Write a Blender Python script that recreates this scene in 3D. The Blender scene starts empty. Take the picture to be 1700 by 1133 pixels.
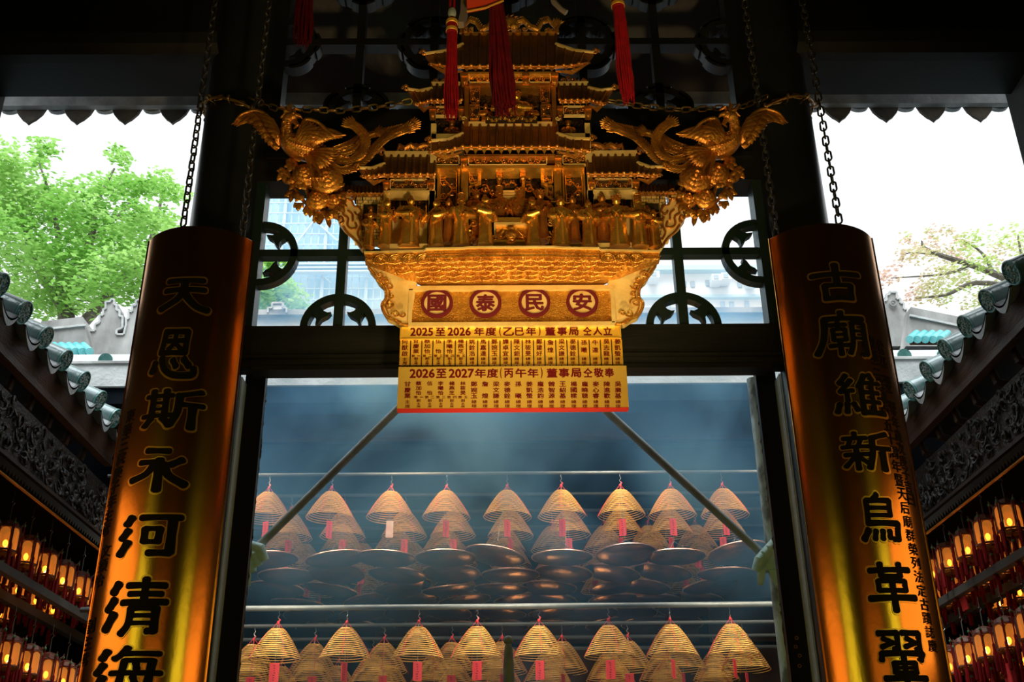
import bpy, bmesh, math, random
from mathutils import Vector, Matrix
random.seed(11)
V = Vector; PI = math.pi; SC = bpy.context.scene; COL = SC.collection
EYE = 1.6                                   # eye height above the hall floor

# ------------------------------------------------------------------ camera
RM = Matrix(((0.99991245, 0.00543904, -0.01206296), (-0.00848516, -0.43597347, -0.89991951), (-0.01015382, 0.89994308, -0.43588915)))
F = 1803.0
cam = bpy.data.cameras.new('camera'); cam.sensor_width = 36; cam.lens = 36 * F / 1700; cam.clip_end = 300
co = bpy.data.objects.new('camera', cam); COL.objects.link(co)
co.matrix_world = Matrix.Translation((0, 0, EYE)) @ RM.to_4x4(); SC.camera = co
# ------------------------------------------------------------------ daylight and exposure
SC.view_settings.view_transform = 'Standard'; SC.view_settings.look = 'None'
SC.view_settings.exposure = 0.0; SC.view_settings.gamma = 1.0; SC.view_settings.use_curve_mapping = False
SC.cycles.volume_bounces = 4          # light scattered several times inside the smoke
w = bpy.data.worlds.new('overcast sky'); SC.world = w; w.use_nodes = True
wb = w.node_tree.nodes['Background']; wb.inputs[0].default_value = (0.94, 0.98, 1.0, 1); wb.inputs[1].default_value = 1.15


def lamp(name, kind, loc, energy, color, target=None, **kw):
    l = bpy.data.lights.new(name, kind); l.energy = energy; l.color = color
    for k, v in kw.items(): setattr(l, k, v)
    o = bpy.data.objects.new(name, l); COL.objects.link(o); o.location = loc
    if target is not None:
        o.rotation_euler = (V(target) - V(loc)).to_track_quat('-Z', 'Y').to_euler()
    return o


lamp('overcast_sun', 'SUN', (-0.3, -0.6, 14), 5.5, (0.86, 0.95, 1.0), (0.3, 5, 0), angle=1.0)
# warm lamps of the front hall (altar spotlights and the lantern glow of the hall behind the camera)
lamp('altar_spot', 'SPOT', (0.12, 2.95, 1.85), 145, (1.0, 0.72, 0.30), (0.06, 3.9, 4.25), spot_size=1.0, spot_blend=0.9, shadow_soft_size=0.08)
lamp('altar_spot_far', 'SPOT', (0.35, 1.3, 1.7), 250, (1.0, 0.70, 0.30), (0.06, 3.9, 4.35), spot_size=0.85, spot_blend=0.8, shadow_soft_size=0.10)
for sx in (-1, 1):
    lamp('board_orange_fill', 'AREA', (0.05 + sx * 2.55, 2.8, 2.75), 8, (1.0, 0.50, 0.15), (0.05, 2.8, 2.75), shape='RECTANGLE', size=1.8, size_y=0.8)  # unseen warm panel, added for the orange reflection in the boards
    lamp('board_streak_fill', 'AREA', (0.05 + sx * 2.5, 0.9, 2.8), 11, (0.70, 1.0, 0.16), (0.05, 1.5, 2.8), shape='RECTANGLE', size=1.6, size_y=1.2)  # unseen panel, added to put a yellow-green streak on the boards
lamp('rear_lantern_glow', 'AREA', (0.05, -3.6, 3.0), 9, (1.0, 0.48, 0.13), (0.05, 3.8, 3.0), shape='RECTANGLE', size=3.6, size_y=1.1)
lamp('altar_spot_centre', 'SPOT', (-0.1, 1.9, 1.75), 150, (1.0, 0.76, 0.34), (0.06, 3.85, 3.75), spot_size=0.46, spot_blend=0.9, shadow_soft_size=0.08)
# unseen spots added below the rear gutter to brighten the incense coils
for i, x in enumerate((-2.0, -0.65, 0.75, 2.1)):
    lamp('upper_coil_fill', 'SPOT', (x, 6.75, 4.35), 55, (1.0, 0.84, 0.62), (x * 0.95, 7.45, 3.3), spot_size=2.0, spot_blend=0.8, shadow_soft_size=0.12)
for i, x in enumerate((-1.5, 0.05, 1.6)):
    lamp('lower_coil_fill', 'SPOT', (x, 6.6, 3.42), 44, (1.0, 0.86, 0.62), (x, 7.5, 2.75), spot_size=1.7, spot_blend=0.7, shadow_soft_size=0.1)  # unseen spot added in mid-air to brighten the lower coils
lamp('rear_altar_glow', 'POINT', (0.3, 9.4, 2.0), 24, (1.0, 0.62, 0.22), shadow_soft_size=0.25)

# ------------------------------------------------------------------ helpers


def ray(px, py):
    return RM @ V(((px - 850) / F, -(py - 566.5) / F, -1))


def P(px, py, Y):                            # point of the place at distance Y that the photo shows at (px, py)
    d = ray(px, py); return d * (Y / d.y) + V((0, 0, EYE))


def PX(px, py, X):
    d = ray(px, py); return d * (X / d.x) + V((0, 0, EYE))


def mat(name, col, rough=0.5, metal=0.0, col2=None, scale=8.0, bump=0.0, bscale=40.0, detail=4, spec=None, emit=None, estr=0, trans=0.0, alpha=1.0, stretch=(1, 1, 1), lo=0.35, hi=0.65):
    m = bpy.data.materials.new(name); m.use_nodes = True; nt = m.node_tree; N = nt.nodes; L = nt.links
    b = N['Principled BSDF']; b.inputs['Base Color'].default_value = (*col, 1)
    b.inputs['Roughness'].default_value = rough; b.inputs['Metallic'].default_value = metal
    if spec is not None: b.inputs['Specular IOR Level'].default_value = spec
    if emit: b.inputs['Emission Color'].default_value = (*emit, 1); b.inputs['Emission Strength'].default_value = estr
    if trans: b.inputs['Transmission Weight'].default_value = trans
    if alpha < 1: b.inputs['Alpha'].default_value = alpha
    if col2 or bump:
        tc = N.new('ShaderNodeTexCoord'); mp = N.new('ShaderNodeMapping'); mp.inputs['Scale'].default_value = stretch
        L.new(tc.outputs['Object'], mp.inputs['Vector'])
    if col2:
        nz = N.new('ShaderNodeTexNoise'); nz.inputs['Scale'].default_value = scale; nz.inputs['Detail'].default_value = detail
        L.new(mp.outputs[0], nz.inputs['Vector'])
        cr = N.new('ShaderNodeValToRGB'); cr.color_ramp.elements[0].position = lo; cr.color_ramp.elements[1].position = hi
        cr.color_ramp.elements[0].color = (*col, 1); cr.color_ramp.elements[1].color = (*col2, 1)
        L.new(nz.outputs['Fac'], cr.inputs[0]); L.new(cr.outputs[0], b.inputs['Base Color'])
    if bump:
        n2 = N.new('ShaderNodeTexNoise'); n2.inputs['Scale'].default_value = bscale; n2.inputs['Detail'].default_value = 6
        L.new(mp.outputs[0], n2.inputs['Vector'])
        bp = N.new('ShaderNodeBump'); bp.inputs['Strength'].default_value = bump; bp.inputs['Distance'].default_value = 0.02
        L.new(n2.outputs['Fac'], bp.inputs['Height']); L.new(bp.outputs[0], b.inputs['Normal'])
    return m


M = dict(
    black=mat('black_lacquer', (0.004, 0.005, 0.006), 0.45, spec=0.3, col2=(0.009, 0.009, 0.009), scale=3, bump=0.05, bscale=30),
    column=mat('black_column_lacquer', (0.008, 0.010, 0.011), 0.30, col2=(0.014, 0.015, 0.016), scale=2, bump=0.03, bscale=15),
    beamgrey=mat('dark_grey_timber', (0.009, 0.009, 0.009), 0.55, spec=0.25, col2=(0.014, 0.014, 0.013), scale=2, stretch=(1, 6, 6), bump=0.1, bscale=12),
    fret=mat('green_black_paint', (0.006, 0.018, 0.015), 0.4, col2=(0.012, 0.022, 0.020), scale=5, bump=0.06, bscale=40),
    gold=mat('gilded_wood', (0.85, 0.46, 0.08), 0.30, 0.75, (0.62, 0.27, 0.035), 9, 0.25, 60),
    goldrelief=mat('gilded_relief', (0.76, 0.38, 0.065), 0.36, 0.75, (0.50, 0.20, 0.028), 14, 0.5, 70),
    stipple=mat('stippled_gold_ground', (0.80, 0.42, 0.07), 0.38, 0.9, (0.60, 0.28, 0.04), 30, 1.0, 160),
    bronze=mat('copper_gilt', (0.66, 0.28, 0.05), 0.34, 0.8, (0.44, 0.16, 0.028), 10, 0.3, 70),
    cream=mat('pale_gold_leaf', (0.93, 0.68, 0.28), 0.42, 0.35, (0.80, 0.52, 0.17), 12, 0.1, 60),
    roof=mat('shaded_gilt_tiles', (0.26, 0.10, 0.022), 0.42, 0.75, (0.16, 0.06, 0.014), 8, 0.2, 50),  # gilding darkened in colour to shade slopes turned from the light
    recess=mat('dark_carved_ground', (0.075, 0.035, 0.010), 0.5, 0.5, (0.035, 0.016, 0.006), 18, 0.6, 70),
    blackback=mat('near_black_backing', (0.008, 0.007, 0.006), 0.7),  # plain near-black backing behind niches and openings
    plate=mat('polished_brass_plate', (0.92, 0.56, 0.075), 0.3, 0.4, (0.84, 0.46, 0.05), 3, 0.03, 60),
    plate2=mat('yellow_plate', (0.86, 0.55, 0.11), 0.34, 0.55, (0.78, 0.47, 0.08), 3, 0.04, 60),
    maroon=mat('maroon_enamel', (0.12, 0.010, 0.016), 0.6, spec=0.2),
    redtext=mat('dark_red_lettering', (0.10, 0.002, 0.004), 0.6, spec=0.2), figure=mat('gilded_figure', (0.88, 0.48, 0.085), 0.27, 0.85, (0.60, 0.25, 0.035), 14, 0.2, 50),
    rededge=mat('red_painted_edge', (0.5, 0.02, 0.015), 0.5),
    copper=mat('burnished_copper', (0.84, 0.37, 0.065), 0.22, 1.0, (0.56, 0.21, 0.035), 2.6, 0.06, 14, detail=7, stretch=(1, 1, 0.5)),
    edgeglint=mat('painted_edge_highlight', (0.80, 0.40, 0.08), 0.35, 0.9), ink=mat('black_carved_characters', (0.006, 0.004, 0.003), 0.85, spec=0.15),  # brighter metal stands in for highlights along the carved strokes
    iron=mat('sooty_iron', (0.035, 0.032, 0.03), 0.45, 0.7, (0.06, 0.05, 0.04), 30, 0.3, 90),
    brasschain=mat('old_brass_chain', (0.40, 0.25, 0.09), 0.4, 0.85, (0.22, 0.12, 0.05), 20),
    red=mat('red_silk', (0.24, 0.003, 0.008), 0.6, 0, (0.15, 0.002, 0.005), 30, spec=0.2), darkred=mat('dark_red_silk', (0.10, 0.002, 0.006), 0.6, 0, (0.06, 0.001, 0.004), 30, spec=0.2),
    goldthread=mat('gold_thread', (0.80, 0.42, 0.06), 0.4, 0.6),
    crimson=mat('red_banner_cloth', (0.52, 0.035, 0.012), 0.7),
    stonestrip=mat('grey_stone_strip', (0.52, 0.57, 0.62), 0.4, 0, (0.62, 0.66, 0.70), 20, 0.2, 60),
    crumble=mat('crumbling_plaster_edge', (0.26, 0.20, 0.15), 0.9, 0, (0.05, 0.04, 0.035), 60, 1.0, 90),
    concrete=mat('weathered_concrete', (0.42, 0.43, 0.41), 0.9, 0, (0.66, 0.66, 0.64), 3.5, 0.35, 30, detail=8),
    stained=mat('stained_concrete', (0.22, 0.215, 0.20), 0.9, 0, (0.62, 0.61, 0.58), 3, 0.4, 20, detail=9, stretch=(1, 1, 0.4)),
    whiteroof=mat('white_roof_strip', (0.82, 0.84, 0.84), 0.6, 0, (0.70, 0.72, 0.72), 10),
    glaze=mat('green_glazed_tile', (0.075, 0.15, 0.14), 0.25, 0, (0.18, 0.25, 0.245), 5, 0.15, 25, spec=0.8),
    teal=mat('teal_glazed_tile', (0.05, 0.42, 0.44), 0.25, 0, (0.16, 0.52, 0.52), 9),
    capglaze=mat('green_glazed_tile_end', (0.04, 0.17, 0.145), 0.25, 0, (0.10, 0.27, 0.24), 12, 0.25, 40, spec=0.8),
    capwhite=mat('pale_glaze_relief', (0.50, 0.60, 0.59), 0.3, 0, (0.30, 0.43, 0.41), 40),
    drip=mat('grey_drip_tile', (0.20, 0.21, 0.21), 0.5, 0, (0.32, 0.33, 0.33), 9, 0.2, 40),
    dripbrown=mat('brown_stained_drip_tile', (0.060, 0.048, 0.036), 0.7, 0, (0.11, 0.085, 0.055), 9, 0.3, 40),
    brownwood=mat('brown_eave_board', (0.035, 0.018, 0.013), 0.55, 0, (0.060, 0.030, 0.020), 3, 0.3, 14, stretch=(6, 1, 6)),
    darkwood=mat('black_brown_timber', (0.016, 0.012, 0.011), 0.6, 0, (0.028, 0.020, 0.017), 4, 0.3, 20),
    friezewood=mat('dark_carved_frieze', (0.011, 0.010, 0.010), 0.45, 0, (0.024, 0.020, 0.019), 22, 1.0, 45),
    goldline=mat('dull_gold_line', (0.62, 0.30, 0.06), 0.4, 0.8),
    rail=mat('grey_painted_rail', (0.06, 0.065, 0.07), 0.5, 0, (0.085, 0.09, 0.095), 6),
    frontpipe=mat('grey_steel_pipe', (0.10, 0.125, 0.14), 0.5, 0.3, (0.14, 0.165, 0.18), 12), backpipe=mat('shaded_rear_pipe', (0.05, 0.06, 0.065), 0.6), pipe=mat('galvanised_pipe', (0.36, 0.42, 0.45), 0.5, 0.2, (0.26, 0.31, 0.33), 12, 0.15, 40),  # rear pipes get a darker colour to imitate the dim depth
    oldpaint=mat('peeling_pale_paint', (0.56, 0.72, 0.72), 0.55, 0, (0.16, 0.20, 0.21), 11, 0.4, 30, detail=8, lo=0.45, hi=0.58, stretch=(1, 1, 0.5)),
    rope=mat('mint_cloth_wrap', (0.40, 0.66, 0.66), 0.7, 0, (0.56, 0.78, 0.78), 20, 0.3, 60),
    incense=mat('yellow_incense', (0.80, 0.47, 0.11), 0.75, 0, (0.66, 0.38, 0.09), 60, 0.2, 120),
    redthread=mat('red_thread', (0.70, 0.03, 0.04), 0.6),
    redtag=mat('red_paper_tag', (0.78, 0.045, 0.055), 0.6, 0, (0.66, 0.03, 0.045), 30),
    whitetag=mat('pale_paper_tag', (0.78, 0.66, 0.62), 0.6, 0, (0.72, 0.42, 0.40), 14),
    wire=mat('steel_wire', (0.28, 0.30, 0.32), 0.4, 0.7),
    pan=mat('copper_pan', (0.26, 0.14, 0.11), 0.26, 0.85, (0.10, 0.05, 0.045), 7, 0.15, 30),
    panrim=mat('copper_pan_rim', (0.62, 0.40, 0.32), 0.35, 0.85, (0.40, 0.24, 0.20), 14),
    hallwall=mat('dark_plastered_wall', (0.020, 0.020, 0.020), 0.8, 0, (0.04, 0.038, 0.035), 4, 0.2, 20),
    rearwall=mat('near_black_wall', (0.006, 0.009, 0.012), 1.0, 0, (0.010, 0.013, 0.016), 3, spec=0.0),  # kept near black so the haze stands out
    rearwood=mat('brown_smoked_plank', (0.035, 0.021, 0.014), 0.9, 0, (0.06, 0.035, 0.022), 5, spec=0.1),
    floor=mat('worn_granite_floor', (0.10, 0.10, 0.095), 0.5, 0, (0.16, 0.155, 0.15), 5, 0.2, 30),
    bark=mat('grey_brown_bark', (0.10, 0.085, 0.065), 0.9, 0, (0.17, 0.15, 0.12), 20, 0.5, 40),
    lanternwood=mat('carved_lantern_frame', (0.16, 0.06, 0.045), 0.4, 0, (0.24, 0.11, 0.09), 30),
    bead=mat('green_jade_bead', (0.08, 0.26, 0.12), 0.25),
    lanternframe=mat('grey_lantern_bracket', (0.16, 0.13, 0.12), 0.4, 0.4),
    finial=mat('pewter_finial', (0.20, 0.22, 0.25), 0.5, 0.1, (0.30, 0.31, 0.32), 20),
    netting=mat('blue_scaffold_net', (0.42, 0.66, 0.82), 0.85, 0, (0.62, 0.79, 0.88), 0.6, stretch=(2, 1, 0.35), detail=8),
    bamboo=mat('pale_scaffold_pole', (0.60, 0.74, 0.82), 0.8),
    whitewall=mat('white_tower_wall', (0.86, 0.88, 0.88), 0.8, 0, (0.80, 0.82, 0.82), 0.5),
    bluetrim=mat('pale_blue_trim', (0.50, 0.66, 0.72), 0.6), winglass=mat('grey_window_pane', (0.42, 0.50, 0.54), 0.3),
    canvas=mat('unit_casing', (0.72, 0.76, 0.78), 0.6),
)


def leafmat(name, c1, c2, tr=0.5, sc=1.2):
    m = bpy.data.materials.new(name); m.use_nodes = True; nt = m.node_tree; N = nt.nodes; L = nt.links; N.clear()
    o = N.new('ShaderNodeOutputMaterial'); mx = N.new('ShaderNodeMixShader'); d = N.new('ShaderNodeBsdfDiffuse'); t = N.new('ShaderNodeBsdfTranslucent')
    tc = N.new('ShaderNodeTexCoord'); nz = N.new('ShaderNodeTexNoise'); nz.inputs['Scale'].default_value = sc; nz.inputs['Detail'].default_value = 6
    cr = N.new('ShaderNodeValToRGB'); cr.color_ramp.elements[0].position = 0.38; cr.color_ramp.elements[1].position = 0.62
    cr.color_ramp.elements[0].color = (*c1, 1); cr.color_ramp.elements[1].color = (*c2, 1)
    L.new(tc.outputs['Object'], nz.inputs['Vector']); L.new(nz.outputs['Fac'], cr.inputs[0])
    L.new(cr.outputs[0], d.inputs[0]); L.new(cr.outputs[0], t.inputs[0]); mx.inputs[0].default_value = tr
    L.new(d.outputs[0], mx.inputs[1]); L.new(t.outputs[0], mx.inputs[2]); L.new(mx.outputs[0], o.inputs[0])
    return m


M['leaf'] = leafmat('fresh_green_leaves', (0.20, 0.44, 0.075), (0.42, 0.66, 0.20))
M['leafdry'] = leafmat('pink_green_leaves', (0.62, 0.42, 0.32), (0.46, 0.60, 0.18), sc=0.9)


def panemat():
    m = bpy.data.materials.new('amber_lantern_pane'); m.use_nodes = True; nt = m.node_tree; N = nt.nodes; L = nt.links; N.clear()
    o = N.new('ShaderNodeOutputMaterial'); a = N.new('ShaderNodeAddShader'); mx = N.new('ShaderNodeMixShader')
    e = N.new('ShaderNodeEmission'); e.inputs[0].default_value = (1, 0.36, 0.05, 1); e.inputs[1].default_value = 0.17
    t = N.new('ShaderNodeBsdfTransparent'); t.inputs[0].default_value = (1, 0.72, 0.34, 1)
    d = N.new('ShaderNodeBsdfDiffuse'); d.inputs[0].default_value = (0.6, 0.36, 0.14, 1)
    mx.inputs[0].default_value = 0.55; L.new(d.outputs[0], mx.inputs[1]); L.new(t.outputs[0], mx.inputs[2])
    L.new(mx.outputs[0], a.inputs[0]); L.new(e.outputs[0], a.inputs[1]); L.new(a.outputs[0], o.inputs[0]); return m


M['pane'] = panemat()
M['bulb'] = mat('glowing_bulb', (1, 0.7, 0.3), 0.5, emit=(1.0, 0.55, 0.14), estr=14.0)


class MB:
    def __init__(s): s.v = []; s.f = []

    def add(s, vs, fs):
        o = len(s.v); s.v += [V(p) for p in vs]; s.f += [tuple(i + o for i in f) for f in fs]; return s

    def box(s, a, b):
        x0, y0, z0 = a; x1, y1, z1 = b
        return s.add([(x0, y0, z0), (x1, y0, z0), (x1, y1, z0), (x0, y1, z0), (x0, y0, z1), (x1, y0, z1), (x1, y1, z1), (x0, y1, z1)],
                     [(0, 3, 2, 1), (4, 5, 6, 7), (0, 1, 5, 4), (1, 2, 6, 5), (2, 3, 7, 6), (3, 0, 4, 7)])

    def prism(s, ring, d):
        ring = [V(p) for p in ring]; n = len(ring); d = V(d)
        return s.add(ring + [p + d for p in ring], [tuple(range(n)), tuple(range(2 * n - 1, n - 1, -1))] + [(i, (i + 1) % n, n + (i + 1) % n, n + i) for i in range(n)])

    def loft(s, rings, caps=True, closed=False):
        n = len(rings[0]); m = len(rings); vs = [p for r in rings for p in r]; fs = []
        for k in range(m if closed else m - 1):
            a = k * n; b = ((k + 1) % m) * n
            fs += [(a + i, a + (i + 1) % n, b + (i + 1) % n, b + i) for i in range(n)]
        if caps and not closed: fs += [tuple(range(n - 1, -1, -1)), tuple(range((m - 1) * n, m * n))]
        return s.add(vs, fs)

    def tube(s, pts, r, n=6, closed=False, flat=None):
        pts = [V(p) for p in pts]; m = len(pts)
        rs = r if isinstance(r, (list, tuple)) else [r] * m
        T = []
        for i in range(m):
            a = pts[i - 1] if (i > 0 or closed) else pts[i]; b = pts[(i + 1) % m] if (i < m - 1 or closed) else pts[i]
            t = b - a; T.append(t.normalized() if t.length > 1e-9 else V((0, 0, 1)))
        u = T[0].orthogonal().normalized() if flat is None else (V(flat) - T[0] * V(flat).dot(T[0])).normalized()
        rings = []
        for i in range(m):
            u = u - T[i] * u.dot(T[i])
            u = u.normalized() if u.length > 1e-6 else T[i].orthogonal().normalized()
            q = T[i].cross(u)
            rings.append([pts[i] + (u * math.cos(2 * PI * k / n) + q * math.sin(2 * PI * k / n)) * rs[i] for k in range(n)])
        return s.loft(rings, True, closed)

    def lathe(s, prof, c=(0, 0, 0), n=12, sx=1, sy=1):
        c = V(c); return s.loft([[c + V((r * sx * math.cos(2 * PI * k / n), r * sy * math.sin(2 * PI * k / n), z)) for k in range(n)] for r, z in prof])

    def ell(s, c, r, n=8, m=5):
        if not isinstance(r, (tuple, list)): r = (r, r, r)
        c = V(c); rings = []
        for j in range(m + 1):
            a = -PI / 2 + PI * j / m; q = max(math.cos(a), 0.03)
            rings.append([c + V((r[0] * q * math.cos(2 * PI * k / n), r[1] * q * math.sin(2 * PI * k / n), r[2] * math.sin(a))) for k in range(n)])
        return s.loft(rings)

    def blade(s, spine, widths, nrm, thick=0.004):          # leaf or feather: a ribbon with a raised middle
        spine = [V(p) for p in spine]; nrm = V(nrm).normalized(); m = len(spine); rings = []
        for i in range(m):
            t = (spine[min(i + 1, m - 1)] - spine[max(i - 1, 0)]).normalized(); q = t.cross(nrm).normalized(); wd = widths[i]
            rings.append([spine[i] + q * wd, spine[i] + nrm * thick, spine[i] - q * wd, spine[i] - nrm * thick * 0.6])
        return s.loft(rings)

    def xf(s, fn): s.v = [fn(p) for p in s.v]; return s

    def build(s, name, m, parent=None, smooth=False, label=None, kind=None, angle=40):
        me = bpy.data.meshes.new(name); org = V((0, 0, 0)); q = parent
        while q is not None: org += q.location; q = q.parent
        me.from_pydata([p - org for p in s.v], [], s.f)
        bm = bmesh.new(); bm.from_mesh(me); bmesh.ops.recalc_face_normals(bm, faces=bm.faces); bm.to_mesh(me); bm.free()
        me.materials.append(m)
        if smooth:
            me.polygons.foreach_set('use_smooth', [True] * len(me.polygons)); me.set_sharp_from_angle(angle=math.radians(angle))
        o = bpy.data.objects.new(name, me); COL.objects.link(o)
        if parent is not None: o.parent = parent
        if label: o['label'] = label
        if kind: o['kind'] = kind
        return o


def thing(name, label, cat, loc=(0, 0, 0), group=None):
    o = bpy.data.objects.new(name, None); COL.objects.link(o); o.location = loc; o.empty_display_size = 0.05
    o['label'] = label; o['category'] = cat
    if group: o['group'] = group
    return o


def tag(o, label, cat, group=None):
    o['label'] = label; o['category'] = cat
    if group: o['group'] = group
    return o


def copy_tree(o, parent=None):
    c = o.copy(); COL.objects.link(c)
    if parent is not None: c.parent = parent
    for ch in list(o.children): copy_tree(ch, c)
    return c


def dup(root, loc, label, rotz=0, group=None):
    c = copy_tree(root); c.location = loc; c.rotation_euler = (0, 0, rotz); c['label'] = label
    if group: c['group'] = group
    return c


ORD = ['first', 'second', 'third', 'fourth', 'fifth', 'sixth', 'seventh', 'eighth', 'ninth', 'tenth', 'eleventh', 'twelfth']


def struct(mb, name, m, smooth=False): return mb.build(name, m, None, smooth, kind='structure')


_tc = {}


def glyph(txt, bold=0.0):                     # outline of a piece of writing, scaled to the unit square; bold = thicker strokes
    k = (txt, bold)
    if k not in _tc:
        cu = bpy.data.curves.new('t', 'FONT'); cu.body = txt; cu.resolution_u = 2
        ob = bpy.data.objects.new('t', cu); COL.objects.link(ob)
        me = bpy.data.meshes.new_from_object(ob.evaluated_get(bpy.context.evaluated_depsgraph_get()))
        v0 = [v.co.copy() for v in me.vertices]; f0 = [tuple(p.vertices) for p in me.polygons]
        bpy.data.objects.remove(ob); bpy.data.curves.remove(cu); bpy.data.meshes.remove(me)
        if not v0: v0 = [V((0, 0, 0)), V((1, 0, 0)), V((1, 1, 0))]; f0 = [(0, 1, 2)]
        vs, fs = [], []
        sh = [(0, 0)] if not bold else [(-bold, 0), (bold, 0), (0, bold * .8), (0, -bold * .8)] + ([(bold * .7, bold * .6), (-bold * .7, bold * .6), (bold * .7, -bold * .6), (-bold * .7, -bold * .6)] if bold > .025 else [])
        for kk, (dx, dy) in enumerate(sh):
            o = len(vs); vs += [V((v.x + dx, v.y + dy, kk)) for v in v0]; fs += [tuple(i + o for i in f) for f in f0]
        x0 = min(v.x for v in vs); x1 = max(v.x for v in vs); y0 = min(v.y for v in vs); y1 = max(v.y for v in vs)
        _tc[k] = ([((v.x - x0) / (x1 - x0 + 1e-9), (v.y - y0) / (y1 - y0 + 1e-9), v.z) for v in vs], fs)
    return _tc[k]


def write(mb, txt, x0, x1, z0, z1, Y, bold=0.02):    # writing on an upright face that looks towards -Y
    vs, fs = glyph(txt, bold)
    mb.add([(x0 + u * (x1 - x0), Y - .00012 * q, z0 + v * (z1 - z0)) for u, v, q in vs], fs)


# mid-line of the facade
X0 = 0.055
# ================================================================== SETTING
struct(MB().box((-7, -4.2, -0.2), (7, 13, 0)), 'floor', M['floor'])
HW = 2.62                                     # half width of the front hall
struct(MB().box((X0 - HW - 0.3, -4.2, 0), (X0 - HW, 4.56, 6.6)), 'wall_left', M['hallwall'])
struct(MB().box((X0 + HW, -4.2, 0), (X0 + HW + 0.3, 4.56, 6.6)), 'wall_right', M['hallwall'])
struct(MB().box((X0 - HW - 0.3, -4.4, 0), (X0 + HW + 0.3, -4.1, 6.6)), 'wall_back', M['hallwall'])
struct(MB().box((X0 - HW - 0.3, -4.4, 6.5), (X0 + HW + 0.3, 4.7, 6.7)), 'ceiling', M['hallwall'])


def Z(r): return r + EYE


# rear hall: dark room behind the courtyard, its walls and ceiling
struct(MB().box((-6.2, 10.9, 0), (6.2, 11.1, 6.6)), 'wall_rear', M['rearwall'])
mb = MB(); mb.prism([(-6.2, 7.35, Z(3.27)), (-6.2, 10.88, Z(4.1)), (-6.2, 10.88, Z(4.2)), (-6.2, 7.35, Z(3.39))], (12.4, 0, 0)); struct(mb, 'ceiling_rear', M['rearwall'])
# side pavilions: back walls and ceilings
for s, nm in ((-1, 'left'), (1, 'right')):
    xw = X0 + s * 4.6
    struct(MB().box((min(xw, xw + s * 0.2), 4.56, 0), (max(xw, xw + s * 0.2), 11, Z(3.4))), 'wall_pavilion_' + nm, M['hallwall'])
    xa, xb = sorted((X0 + s * 2.94, X0 + s * 4.58)); struct(MB().box((xa, 4.42, 0), (xb, 4.54, Z(3.4))), 'wall_front_' + nm, M['hallwall'])
    mb = MB(); mb.prism([(X0 + s * 2.97, 4.56, Z(2.42)), (X0 + s * 4.56, 4.56, Z(2.85)), (X0 + s * 4.56, 4.56, Z(2.92)), (X0 + s * 2.97, 4.56, Z(2.49))], (0, 6.3, 0)); struct(mb, 'ceiling_pavilion_' + nm, M['darkwood'])

# ------------------------------------------------------------------ facade: columns, beams, door frame, fretwork windows
CY = 4.3
for s, nm in ((-1, 'left'), (1, 'right')):
    mb = MB(); mb.lathe([(0.152, 0.0), (0.152, 2.0), (0.15, 4.2), (0.148, 6.45)], (X0 + s * 1.325, CY, 0), 48)
    c = tag(mb.build('column', M['column'], None, True), 'tall black lacquered round column behind the %s copper couplet board' % nm, 'column', 'black columns of the front hall')
    xa, xb = sorted((X0 + s * 1.42, X0 + s * HW))
    prof = [(4.12, 3.68), (4.14, 3.63), (4.19, 3.602), (4.25, 3.60), (4.51, 3.60), (4.51, 4.15), (4.25, 4.15), (4.18, 4.14), (4.13, 4.09), (4.12, 4.02)]
    mb = MB(); mb.prism([(xa, y, Z(z)) for y, z in prof], (xb - xa, 0, 0))
    mb.box((xa, 4.2, Z(4.15)), (xb, 4.5, 6.5))
    struct(mb, 'wall_beam_' + nm, M['black'])

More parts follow.
